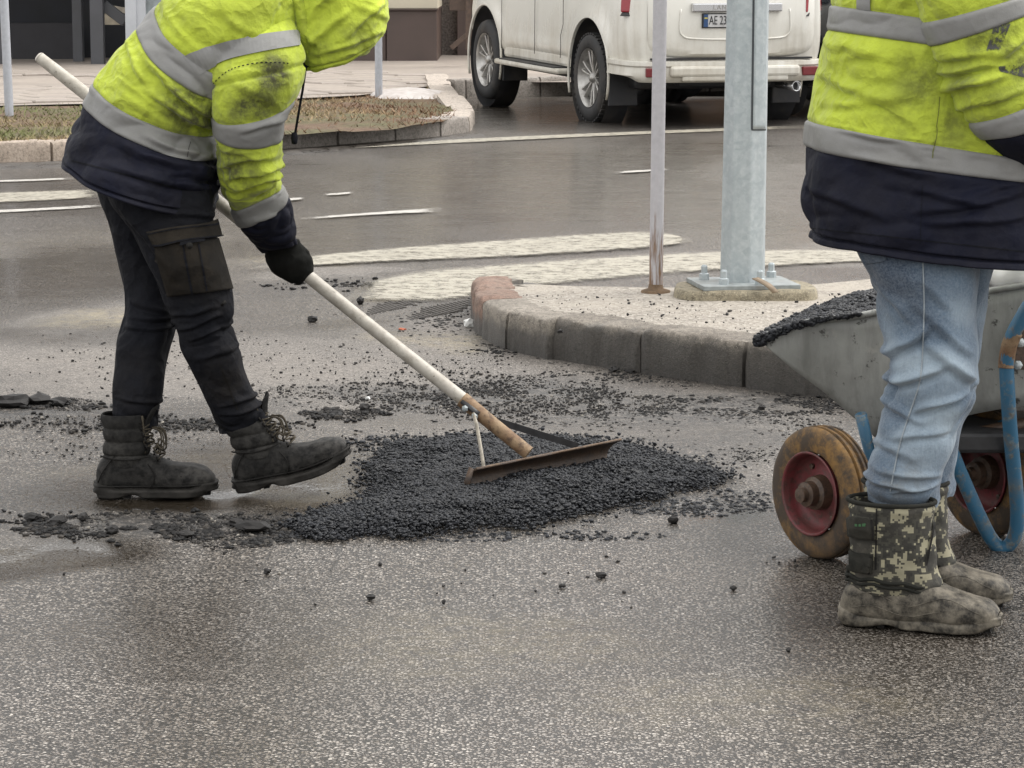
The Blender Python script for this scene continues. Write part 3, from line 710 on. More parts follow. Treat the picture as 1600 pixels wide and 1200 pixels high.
def big_pole():
    c = G(1160, 436, ZI+.06); base = Vector((c.x, c.y, ZI)); t = thing('lighting_pole', base, 'thick octagonal galvanised steel pole bolted to a base plate', 'pole')
    z0 = ZI+.052; H = 3.2; r0, r1 = .083, .066; rot = R(12)
    V, F = [], []
    for i in range(5):
        k = i/4; r = r0+(r1-r0)*k
        for j in range(8):
            a = rot+2*math.pi*j/8; V.append(base+Vector((r*math.cos(a)/math.cos(math.pi/8)*.98+.022*k, r*math.sin(a)/math.cos(math.pi/8)*.98, z0-ZI+H*k)))
    F = [(i*8+j, i*8+(j+1) % 8, (i+1)*8+(j+1) % 8, (i+1)*8+j) for i in range(4) for j in range(8)]+[tuple(range(32, 40))]
    sh = obj('shaft', (V, F), M_GALV, t, smooth=False, bevel=.006)
    bvh = BVHTree.FromPolygons(V, F)
    door = decal(bvh, [(1180, -90), (1196, -90), (1195, 202), (1176, 202)], 4, 40, .004)
    dr = obj('access_door', door, M_GALV, sh, solid=.004)
    sm = NT('door seam shadow gap'); sm.bsdf(Base_Color=(.04, .045, .05), Roughness=.7)
    seam = decal(bvh, [(1177, -90), (1180.5, -90), (1176.5, 202), (1173.5, 202)], 1, 40, .0025); obj('door_gap', seam, sm.m, sh)
    seam = decal(bvh, [(1173.5, 201), (1196, 201), (1196, 204), (1174.5, 204)], 6, 1, .0025); obj('door_gap', seam, sm.m, sh)
    pl = box(base+Vector((0, -.02, .046)), (.37, .30, .018), Matrix.Rotation(R(9), 3, 'Z'))
    obj('base_plate', pl, simple('dull galvanised plate', (.22, .24, .24), .55, vs=25, var=.3, dirt=(.16, .14, .11), ds=9), t, smooth=False, bevel=.003)
    for dx, dy in ((-.135, .075), (.135, .11), (.03, -.13), (-.1, -.1), ):
        q = base+Matrix.Rotation(R(9), 3, 'Z') @ Vector((dx, dy-.02, .054))
        n = obj('anchor_bolt', xf(lathe([(.019, 0), (.019, .022), (.012, .026), (.012, .05), (.008, .056), (0, .056)], 6), Matrix.Translation(q)), M_GALV, t, smooth=False)
    # concrete footing, broken edge
    V, F = [], []; n = 30
    for k, (s, z) in enumerate(((1.02, -.1), (1, .02), (.965, .036), (0, .038))):
        for j in range(n):
            a = 2*math.pi*j/n; cx, cy = math.cos(a), math.sin(a); q = 1/max(abs(cx)**4+abs(cy)**4, 1e-6)**.25
            p = base+Vector((.01+.265*q*cx*s, -.02+.2*q*cy*s, z)); r = nz(p, 9, 2)*.018
            V.append(p+Vector((r, r, r*.5 if s else 0)))
    F = [(i*n+j, i*n+(j+1) % n, (i+1)*n+(j+1) % n, (i+1)*n+j) for i in range(3) for j in range(n)]
    obj('footing', (V, F), kerb_mat('broken concrete footing', (.2, .17, .115), (.36, .32, .23)), t)
    sp = [P(1180, 437, base.y-.19), P(1192, 443, base.y-.22), P(1203, 450, base.y-.25), P(1212, 459, base.y-.26)]
    V = []
    for p in cat_rom(sp, 5): V += [p+Vector((-.012, 0, .002)), p+Vector((.012, 0, .006))]
    obj('earth_strap', (V, [(2*i, 2*i+1, 2*i+3, 2*i+2) for i in range(len(V)//2-1)]), simple('rusty strap', (.2, .15, .1), .6, vs=30), t, solid=.004)
big_pole()
# ================================================================== parked car
M_CAR = NT('dirty pearl white paint')
def _car():
    m = M_CAR; pos = m.node('SeparateXYZ'); m.t.links.new(m.tc.outputs['Object'], pos.inputs[0]); z = pos.outputs[2]
    n = m.noise(2.5, 7, .65); s = m.noise(1, 6, .65, co=m.co((14, 14, 1.2)))
    k = m.math('ADD', m.math('MULTIPLY', m.math('SUBTRACT', 1.25, z), .42), m.math('ADD', m.math('MULTIPLY', m.math('SUBTRACT', n, .5), .7), m.math('MULTIPLY', m.math('SUBTRACT', s, .5), .5)))
    f = m.ramp(k, [(.12, 0.), (.5, .75)])
    c = m.mix(f, (.68, .665, .61), (.34, .30, .23))
    m.bsdf(Base_Color=c, Roughness=m.math('ADD', .22, m.math('MULTIPLY', f, .5)), Coat_Weight=.25); m.b.inputs['Coat Roughness'].default_value = .15
_car(); M_CAR = M_CAR.m
M_TYRE = simple('tyre rubber', (.022, .022, .023), .75, vs=10, var=.3, dirt=(.07, .06, .05))
M_RIM = NT('alloy rim'); M_RIM.bsdf(Base_Color=M_RIM.ramp(M_RIM.noise(12, 5), [(.3, (.26, .25, .235)), (.7, (.5, .49, .47))]), Roughness=.35, Metallic=.7); M_RIM = M_RIM.m
M_BLK = simple('black plastic', (.018, .018, .02), .6, vs=5, var=.3, dirt=(.06, .052, .044))
M_REDL = NT('red lamp lens'); M_REDL.bsdf(Base_Color=(.28, .015, .025), Roughness=.12, Coat_Weight=.6); M_REDL = M_REDL.m
M_REDD = NT('dark red reflector'); M_REDD.bsdf(Base_Color=(.14, .012, .015), Roughness=.3); M_REDD = M_REDD.m
M_CHR = NT('satin chrome'); M_CHR.bsdf(Base_Color=(.55, .55, .56), Roughness=.22, Metallic=.9); M_CHR = M_CHR.m
def wheel_build(parent, M, r, w, rim_r, spokes, m_t, m_r, tread=True):
    """M: local z is the axle pointing outward"""
    wh = bpy.data.objects.new('wheel', None); wh.matrix_basis = Matrix.Identity(4); put(wh, parent)
    prof = [(rim_r, -w*.42), (rim_r+.01, -w*.5), (r*.86, -w*.52), (r*.965, -w*.46), (r, -w*.34), (r, -.012), (r*.985, -.009), (r*.985, .009), (r, .012), (r, w*.34), (r*.965, w*.46), (r*.86, w*.52), (rim_r+.01, w*.5), (rim_r, w*.42)]
    obj('tyre', xf(lathe(prof, 48), M), m_t, wh, auto=60)
    if tread:
        L = []
        for j in range(44):
            a = 2*math.pi*j/44
            for sd in (-1, 1):
                L.append(xf(box((r*1.002, 0, sd*w*.33), (.014, r*.085, w*.26)), M @ Matrix.Rotation(a+.06*sd, 4, 'Z')))
        obj('tread_blocks', join(*L), m_t, wh, smooth=False)['kind'] = 'stuff'
    rm = obj('rim', xf(lathe([(rim_r*1.01, w*.5), (rim_r*.99, w*.47), (rim_r*.93, w*.38), (rim_r*.9, -w*.2), (rim_r*.3, -w*.25), (0, -w*.25)], 40), M), m_r, wh)
    for j in range(spokes):
        a = 2*math.pi*j/spokes
        for d in (-.13, .13):
            V = []; 
            for rr, zz, ww, th in ((rim_r*.14, w*.30, .10, .06), (rim_r*.5, w*.36, .075, .05), (rim_r*.93, w*.40, .085, .05)):
                for s in (-1, 1):
                    for zq in (0, -1):
                        V.append(Vector((rr, (s*ww*.5+d*2.1*(rr/rim_r)*.62)*rim_r, zz+zq*th*.8)))
            F = []
            for i in range(2):
                b = i*4; F += [(b, b+4, b+6, b+2), (b+1, b+3, b+7, b+5), (b, b+1, b+5, b+4), (b+2, b+6, b+7, b+3)]
            obj('spoke', xf((V, F), M @ Matrix.Rotation(a, 4, 'Z')), m_r, wh, smooth=False, bevel=.006)
    obj('hub_cap', xf(lathe([(0, w*.44), (rim_r*.12, w*.43), (rim_r*.17, w*.36), (rim_r*.19, w*.2)], 20), M), m_r, wh)
    return wh
def suv():
    RL = G(938, 190); TH = R(19.5); fw = Vector((-math.sin(TH), math.cos(TH), .024)).normalized(); rt = Vector((math.cos(TH), math.sin(TH), 0))
    WB, TR, WR = 2.79, 1.60, .385
    O = RL+rt*(TR/2+.02)*.965; M = frame(O, rt, rt.cross(fw)) @ Matrix.Diagonal((.965, 1, 1, 1))          # local x right, y forward, z up; origin on the ground below the rear axle
    t = thing('parked_car', O, 'dirty white four wheel drive car parked beyond the road', 'car')
    # body: rings from tail to nose; half section points (x, z)
    def sect(y, w0, zb, belt, zr, roofw):
        return [(0, zb), (w0*.80, zb), (w0*.955, zb+.05), (w0*.99, zb+.2), (w0*1.0, .80), (w0*.985, belt-.06), (w0*.955, belt+.02), (w0*.93, belt+.06), (roofw+.05, zr-.14), (roofw, zr-.04), (roofw*.6, zr), (0, zr+.015)]
    S = [(-1.02, .80, .52, 1.20, 1.72, .60), (-.99, .88, .48, 1.20, 1.78, .66), (-.90, .925, .46, 1.20, 1.82, .69), (-.55, .942, .46, 1.19, 1.86, .70), (0, .942, .42, 1.17, 1.88, .71), (.6, .938, .42, 1.15, 1.88, .71),
         (1.4, .935, .42, 1.13, 1.87, .70), (2.0, .937, .42, 1.12, 1.80, .66), (2.35, .942, .42, 1.12, 1.56, .62), (2.7, .942, .42, 1.12, 1.24, .66), (3.1, .93, .44, 1.08, 1.17, .66), (3.45, .88, .48, 1.0, 1.10, .62), (3.66, .72, .52, .92, 1.0, .5)]
    V, F = [], []; ns = 12
    for s in S:
        h = sect(*s); full = h+[(-x, z) for x, z in h[-2:0:-1]]
        V += [Vector((x, s[0], z)) for x, z in full]
    nn = 22
    for i in range(len(S)-1):
        for j in range(nn): F.append((i*nn+j, i*nn+(j+1) % nn, (i+1)*nn+(j+1) % nn, (i+1)*nn+j))
    F.append(tuple(range(nn-1, -1, -1))); F.append(tuple((len(S)-1)*nn+j for j in range(nn)))
    F = [f[::-1] for f in F]
    me = bpy.data.meshes.new('b'); me.from_pydata(V, [], F); bo = bpy.data.objects.new('b', me); COL.objects.link(bo)
    bm = bmesh.new(); bm.from_mesh(me); bmesh.ops.recalc_face_normals(bm, faces=bm.faces); bm.to_mesh(me); bm.free()
    ss = bo.modifiers.new('s', 'SUBSURF'); ss.levels = ss.render_levels = 3
    cut = []
    for y in (0, WB):
        c = bpy.data.meshes.new('c'); cv, cf = lathe([(0, -1.2), (.475, -1.2), (.475, 1.2), (0, 1.2)], 40)
        cv = [Vector((p.z, p.x*1.0+y, p.y*1.04+WR+.03)) for p in cv]; c.from_pydata(cv, [], cf)
        bm = bmesh.new(); bm.from_mesh(c); bmesh.ops.remove_doubles(bm, verts=bm.verts, dist=1e-5); bmesh.ops.recalc_face_normals(bm, faces=bm.faces); bm.to_mesh(c); bm.free()
        co = bpy.data.objects.new('c', c); COL.objects.link(co); cut.append(co)
        md = bo.modifiers.new('d', 'BOOLEAN'); md.object = co; md.operation = 'DIFFERENCE'; md.solver = 'EXACT'
    dg = bpy.context.evaluated_depsgraph_get(); em = bpy.data.meshes.new_from_object(bo.evaluated_get(dg))
    for v in em.vertices:      # flared arches, bulged door skins
        c = v.co
        if abs(c.x) > .8 and c.z < 1.1:
            for y in (0, WB):
                r_ = math.hypot(c.y-y, c.z-WR-.03); c.x += math.copysign(.022*math.exp(-((r_-.50)/.09)**2), c.x)
            c.x += math.copysign(.020*math.exp(-((c.z-.60)/.07)**2)*sstep(.45, .62, c.y)*(1-sstep(2.15, 2.3, c.y)), c.x)
    bv = [M @ v.co for v in em.vertices]; bf = [tuple(p.vertices) for p in em.polygons]
    lv = [v.co.copy() for v in em.vertices]
    for o in cut+[bo]: bpy.data.objects.remove(o)
    body = obj('body', (bv, bf), M_CAR, t, auto=38)
    def part(name, vf, m, par=t, **k): return obj(name, xf(vf, M), m, par, **k)
    # inner arches dark
    for y in (0, WB):
        part('wheel_well', ([Vector((p.z, p.x+y, p.y*1.04+WR+.03)) for p in lathe([(.05, -.72), (.472, -.72), (.472, -.93)], 40)[0]], lathe([(.05, -.72), (.472, -.72), (.472, -.93)], 40)[1]), M_BLK)
        part('wheel_well', ([Vector((p.z, p.x+y, p.y*1.04+WR+.03)) for p in lathe([(.05, .72), (.472, .72), (.472, .93)], 40)[0]], lathe([(.05, .72), (.472, .72), (.472, .93)], 40)[1]), M_BLK)
        # arch lip
        for sx in (-1, 1):
            pts = [Vector((sx*.945, y+.487*math.cos(a), WR+.03+.507*math.sin(a))) for a in [R(-22+224*k/28) for k in range(29)]]
            part('arch_lip', tube(pts, .013, 8), M_CAR)
    for sx in (-1, 1):
        for y in (0, WB):
            z = Vector((sx, 0, 0)); Mw = M @ frame((sx*(TR/2+.02), y, WR), (0, math.cos(.4), math.sin(.4)), z)
            wheel_build(t, Mw, WR, .25, .255, 6, M_TYRE, M_RIM, tread=(sx < 0 and y == 0))
        part('mud_flap', box((sx*.80, -.47, .34), (.28, .03, .34)), M_BLK, smooth=False, bevel=.01)
        part('mud_flap', box((sx*.80, WB-.49, .36), (.26, .03, .30)), M_BLK, smooth=False, bevel=.01)
        rb = part('running_board', box((sx*.94, 1.40, .405), (.20, 1.72, .05)), M_CAR, smooth=False, bevel=.02)
        part('step_tread', box((sx*.95, 1.40, .434), (.15, 1.5, .012)), M_BLK, rb, smooth=False)
        part('sill', box((sx*.87, 1.40, .50), (.10, 1.85, .12)), M_CAR, smooth=False, bevel=.03)
        # door seams and handles, moulding along the doors
        for y in (.62, 1.36, 2.28):
            pts = [Vector((sx*(.952-.0*k), y+(.06 if y < 1 else 0)*(k < 3), .52+.1*k)) for k in range(7)]
            part('door_gap', tube(pts, .0032, 5), M_BLK, body)
    part('underbody', box((0, 1.3, .40), (1.5, 3.9, .16)), M_BLK, smooth=False, bevel=.04)
    part('axle', tube([Vector((-.7, 0, .36)), Vector((.7, 0, .36))], .06, 10), M_BLK); part('differential', xf(lathe([(0, -.16), (.1, -.14), (.15, 0), (.1, .14), (0, .16)], 16), Matrix.Translation((.05, 0, .35)) @ Matrix.Rotation(math.pi/2, 4, 'X')), M_BLK)
    part('tow_bar', box((0, -.85, .42), (.9, .12, .12)), M_BLK, smooth=False, bevel=.02)
    # tail: bumper wrapped round the corners
    bp = [(-.940, -.46), (-.946, -.62), (-.93, -.86), (-.84, -1.0), (-.6, -1.075), (0, -1.10), (.6, -1.075), (.84, -1.0), (.93, -.86), (.946, -.62), (.940, -.46)]
    bp2 = cat_rom([Vector((x, y, 0)) for x, y in bp], 5); prof = [(.02, .405), (0, .425), (-.014, .46), (-.004, .50), (.0, .53), (-.016, .545), (-.014, .578), (.03, .586), (.10, .59)]
    V, F = [], []; k = len(prof)
    for i, p in enumerate(bp2):
        a = bp2[max(i-1, 0)]; c = bp2[min(i+1, len(bp2)-1)]; d = (c-a).normalized(); inn = Vector((-d.y, d.x, 0))
        lift = .05*sstep(.86, .96, abs(p.x))
        for q, z in prof: V.append(p+inn*q+Vector((0, 0, z+(lift if z < .45 else 0))))
    F = [(i*k+j, i*k+j+1, (i+1)*k+j+1, (i+1)*k+j) for i in range(len(bp2)-1) for j in range(k-1)]
    rbp = part('rear_bumper', (V, [f[::-1] for f in F]), M_CAR, auto=45)
    part('bumper_step', box((0, -1.105, .50), (1.24, .05, .09)), M_CAR, rbp, smooth=False, bevel=.022)
    part('bumper_step', box((0, -1.10, .44), (1.02, .04, .05)), M_CAR, rbp, smooth=False, bevel=.015)
    for sx in (-1, 1): part('reflector', box((sx*.74, -1.052, .49), (.17, .05, .075), Matrix.Rotation(sx*.2, 3, 'Z')), M_REDD, rbp, smooth=False, bevel=.008)
    # tailgate
    V, F = [], []; nu_, nv_ = 28, 18
    def gy(x, z): return -1.040-.040*(1-(x/.8)**2)-.022*math.sin(math.pi*min(1, max(0, (z-.6)/.62)))
    for i in range(nv_+1):
        for j in range(nu_+1):
            a_, b_ = 2*j/nu_-1, 2*i/nv_-1; k_ = (abs(a_)**7+abs(b_)**7)**(1/7) if (a_ or b_) else 1; mx = max(abs(a_), abs(b_)) or 1; q_ = mx/max(k_, 1e-6)
            x = .80*a_*q_; z = .93+.32*b_*q_; e_ = max(abs(a_), abs(b_)); V.append(Vector((x, gy(x, z)+(.05 if e_ > .999 else (.008 if e_ > .9 else 0)), z)))
    F = [(i*(nu_+1)+j, i*(nu_+1)+j+1, (i+1)*(nu_+1)+j+1, (i+1)*(nu_+1)+j) for i in range(nv_) for j in range(nu_)]
    gate = part('tailgate', (V, F), M_CAR, auto=50)
    part('tailgate_gap', box((0, -1.02, .602), (1.54, .05, .014)), M_BLK, gate, smooth=False)
    lp = [Vector((x, gy(x, z)-.003, z)) for x, z in ((-.52, 1.02), (-.53, .86), (-.50, .80), (-.40, .775), (0, .765), (.40, .775), (.50, .80), (.53, .86), (.52, 1.02))]
    part('plate_recess_edge', tube(cat_rom(lp, 4), .008, 8), M_CAR, gate)
    part('chrome_trim', box((0, -1.105, 1.035), (.86, .05, .075)), M_CHR, gate, smooth=False, bevel=.012)
    PZ = .925
    lc = bpy.data.curves.new('trim_text', 'FONT'); lc.body = 'LAND CRUISER'; lc.size = .058; lc.extrude = .002; lc.align_x = 'CENTER'; lc.align_y = 'CENTER'; lc.space_character = 1.25
    lo_ = bpy.data.objects.new('tmp', lc); COL.objects.link(lo_); dg = bpy.context.evaluated_depsgraph_get(); lm = bpy.data.meshes.new_from_object(lo_.evaluated_get(dg)); bpy.data.objects.remove(lo_)
    part('trim_text', ([Vector((v.co.x, -1.131-v.co.z, 1.035+v.co.y)) for v in lm.vertices], [tuple(p.vertices) for p in lm.polygons]), simple('dull chrome letters', (.3, .29, .27), .4, metal=.6, vs=40), gate, smooth=False)
    pl = part('number_plate', box((-.06, -1.106, PZ), (.54, .014, .125)), M_BLK, gate, smooth=False, bevel=.004)
    mw = NT('plate white'); mw.bsdf(Base_Color=mw.ramp(mw.noise(25, 6), [(.3, (.34, .335, .33)), (.7, (.56, .56, .56))]), Roughness=.5)
    part('plate_face', box((-.06, -1.1145, PZ), (.515, .004, .105)), mw.m, pl, smooth=False)
    mb = NT('plate blue'); mb.bsdf(Base_Color=(.02, .06, .16), Roughness=.5); part('plate_band', box((-.298, -1.1175, PZ), (.04, .003, .105)), mb.m, pl, smooth=False)
    my = NT('plate yellow'); my.bsdf(Base_Color=(.5, .42, .08), Roughness=.5); part('plate_flag', box((-.298, -1.1195, PZ+.022), (.03, .002, .012)), my.m, pl, smooth=False)
    mk = NT('plate black'); mk.bsdf(Base_Color=(.015, .015, .018), Roughness=.5)
    cu = bpy.data.curves.new('plate_text', 'FONT'); cu.body = 'AE 23'; cu.size = .105; cu.extrude = .001; cu.align_x = 'LEFT'; cu.align_y = 'CENTER'; cu.space_character = 1.0
    to = bpy.data.objects.new('tmp', cu); COL.objects.link(to); dg = bpy.context.evaluated_depsgraph_get(); tm = bpy.data.meshes.new_from_object(to.evaluated_get(dg)); bpy.data.objects.remove(to)
    tv = [Vector((-.268+v.co.x*.66, -1.1185-v.co.z, PZ+v.co.y)) for v in tm.vertices]; part('plate_text', (tv, [tuple(p.vertices) for p in tm.polygons]), mk.m, pl, smooth=False)
    # rear window, lamps
    part('rear_window', box((0, -.985, 1.50), (1.24, .02, .40), Matrix.Rotation(R(-9), 3, 'X')), M_GLASS, gate, smooth=False, bevel=.03)
    for sx in (-1, 1):
        L = [(sx*.69, -1.085, .985), (sx*.975, -.80, .985), (sx*.955, -.80, 1.50), (sx*.72, -1.06, 1.50), (sx*.60, -.95, .985), (sx*.86, -.70, .985), (sx*.84, -.70, 1.5), (sx*.62, -.95, 1.5)]
        F = [(0, 1, 2, 3), (4, 7, 6, 5), (0, 4, 5, 1), (3, 2, 6, 7), (0, 3, 7, 4), (1, 5, 6, 2)]
        tl = part('tail_lamp', ([Vector(p) for p in L], F), M_REDL, smooth=False, bevel=.015)
        L2 = [Vector((p[0]*1.006, p[1]-.006, .955+(.032 if p[2] > 1.3 else 0))) for p in L]; part('lamp_base', (L2, F), M_BLK, tl, smooth=False, bevel=.006)
        part('side_window', box((sx*.855, .95, 1.38), (.02, 2.3, .34), Matrix.Rotation(sx*R(-22), 3, 'Y')), M_GLASS, body, smooth=False, bevel=.03)
    ex = part('exhaust', tube([Vector((.62, -.7, .36)), Vector((.62, -1.06, .36))], .045, 18, caps=False), M_CHR, solid=.006)
    part('exhaust_bore', xf(lathe([(0, 0), (.038, 0)], 18), Matrix.Translation((.62, -1.0, .36)) @ Matrix.Rotation(math.pi/2, 4, 'X')), M_BLK, ex)
suv()
# dark car just beyond, mostly hidden behind the standing worker
def dark_car():
    mp = NT('black car paint'); mp.bsdf(Base_Color=(.012, .014, .017), Roughness=.18, Coat_Weight=.5)
    O = G(1345, 178); TH = R(19.5); fw = Vector((-math.sin(TH), math.cos(TH), 0)); rt = Vector((math.cos(TH), math.sin(TH), 0)); M = frame(O, rt, (0, 0, 1))
    t = thing('parked_car', O, 'black car parked beyond the white one, mostly hidden by the standing worker', 'car')
    S = [(-.95, .62, .45, .85, 1.15, .5), (-.9, .80, .36, .92, 1.30, .58), (-.6, .86, .27, .93, 1.43, .58), (0, .88, .24, .92, 1.47, .58), (1, .88, .24, .90, 1.46, .57), (1.7, .88, .24, .88, 1.2, .56), (2.2, .87, .26, .84, .95, .6), (3, .84, .3, .76, .85, .6), (3.3, .66, .38, .66, .74, .5)]
    V, F = [], []
    for y, w0, zb, belt, zr, rw in S:
        h = [(0, zb), (w0*.85, zb), (w0*.97, zb+.08), (w0, .6), (w0*.97, belt), (rw+.06, zr-.1), (rw, zr-.02), (0, zr)]; f = h+[(-x, z) for x, z in h[-2:0:-1]]
        V += [M @ Vector((x, y, z)) for x, z in f]
    F = [(i*14+j, (i+1)*14+j, (i+1)*14+(j+1) % 14, i*14+(j+1) % 14) for i in range(len(S)-1) for j in range(14)]+[tuple(range(14)), tuple(range((len(S)-1)*14+13, (len(S)-1)*14-1, -1))]
    body = obj('body', (V, F), mp.m, t, subsurf=2)
    obj('rear_window', xf(box((0, -.93, 1.12), (1.1, .02, .26), Matrix.Rotation(R(-24), 3, 'X')), M), M_GLASS, body, smooth=False, bevel=.03)
    for sx in (-1, 1):
        obj('tail_lamp', xf(box((sx*.66, -.92, .82), (.26, .06, .12)), M), M_REDL, t, smooth=False, bevel=.02)
        for y in (0, 2.6): wheel_build(t, M @ frame((sx*.78, y, .315), (0, 1, 0), (sx, 0, 0)), .315, .2, .2, 5, M_TYRE, M_RIM, tread=False)
    obj('bumper', xf(box((0, -.95, .45), (1.5, .12, .18)), M), mp.m, t, smooth=False, bevel=.04)
dark_car()
# ================================================================== cloth and leather
def cloth(name, col, rough=.82, dmin=.35, ns=11, weave=420, wr=.35, var=.18, dirtcol=(.05, .045, .035), sheen=.15, extra=None):
    m = NT(name); n = m.noise(5, 6, .6); d = m.attr('dirt'); n2 = m.noise(ns, 6, .72); n3 = m.noise(38, 7, .7)
    c = m.ramp(n, [(.3, tuple(x*(1-var) for x in col)), (.7, tuple(min(1, x*(1+var*.6)) for x in col))])
    k = m.math('MULTIPLY', d, m.math('ADD', dmin, m.math('MULTIPLY', m.ramp(n2, [(.38, 0.), (.60, 1.)]), .9)), clamp=True)
    k = m.math('MULTIPLY', k, m.math('ADD', .7, m.math('MULTIPLY', n3, .5)), clamp=True)
    c = m.mix(k, c, dirtcol)
    sp = m.ramp(m.noise(60, 4, .7), [(.66, 0.), (.74, .5)]); c = m.mix(m.math('MULTIPLY', sp, m.ramp(n2, [(.5, 0.), (.7, .8)])), c, dirtcol)
    b = m.bump(m.noise(weave, 2), .22, .0015)
    wv = m.node('TexNoise', Scale=7., Detail=3.); m.t.links.new(m.tc.outputs['Object'], wv.inputs['Vector']); ws = m.node('VectorMath', {'operation': 'MULTIPLY_ADD'}); m.t.links.new(wv.outputs['Color'], ws.inputs[0]); ws.inputs[1].default_value = (.16, .16, .16); m.t.links.new(m.tc.outputs['Object'], ws.inputs[2])
    cr1 = m.vor(11, co=ws.outputs[0]); cr2 = m.vor(27, co=ws.outputs[0])
    hcr = m.math('ADD', m.math('MULTIPLY', cr1, 1.0), m.math('ADD', m.math('MULTIPLY', cr2, .38), m.math('MULTIPLY', m.noise(30, 4, .6), .35)))
    b = m.bump(hcr, wr, .028, normal=b)
    m.bsdf(Base_Color=c, Roughness=rough, Normal=b, Sheen_Weight=sheen if max(col) > .1 else 0.); m.b.inputs['Specular IOR Level'].default_value = .25 if max(col) > .1 else .12
    return m.m
M_YEL = cloth('fluorescent yellow shell', (.48, .575, .052), var=.12, dirtcol=(.06, .06, .03), wr=.62)
M_NAVY = cloth('navy shell', (.0065, .008, .019), var=.35, dirtcol=(.05, .045, .04), wr=.3, rough=.7)
M_BAND = cloth('grey reflective tape', (.235, .235, .232), var=.10, rough=.5, dirtcol=(.14, .135, .11), wr=.15, sheen=0)
M_TRS = cloth('black work trousers', (.0074, .0083, .0120), var=.4, dirtcol=(.022, .020, .019), wr=.5)
M_PKT = cloth('faded black pocket cloth', (.0115, .0108, .0102), var=.35, dirtcol=(.04, .032, .023), wr=.3)
M_GLV = cloth('black knit glove', (.007, .0075, .007), var=.4, rough=.95, weave=250)
M_LEA = cloth('scuffed dark grey leather', (.0095, .0094, .0094), dmin=.03, ns=44, var=.45, rough=.6, dirtcol=(.075, .071, .066), weave=500, wr=.2, sheen=0)
M_QUI = cloth('dusty quilted boot shaft', (.0105, .0103, .0102), dmin=.08, ns=30, var=.4, dirtcol=(.07, .067, .062), wr=.25)
M_SOL = cloth('rubber boot sole', (.011, .0105, .01), var=.3, rough=.65, dirtcol=(.055, .051, .046), sheen=0)
M_LACE = cloth('grey brown bootlace', (.07, .06, .045), var=.3)
M_SKIN = cloth('skin', (.5, .3, .22), var=.08, rough=.5, wr=.03, sheen=0)
def dirt_of(V, spots, base=.12):
    out = []
    for p in V:
        s = base
        for c, r, a in spots:
            d = (p-c).length/r
            if d < 1: s = max(s, a*(1-d*d))
        out.append(s)
    return out
def gar(name, vf, m, parent, spots=(), base=.12, **k):
    o = obj(name, vf, m, parent, **k); attr(o, 'dirt', dirt_of([Vector(v) for v in vf[0]], spots, base)); return o
def bvh_of(*vfs):
    V, F = join(*vfs); return BVHTree.FromPolygons(V, F)

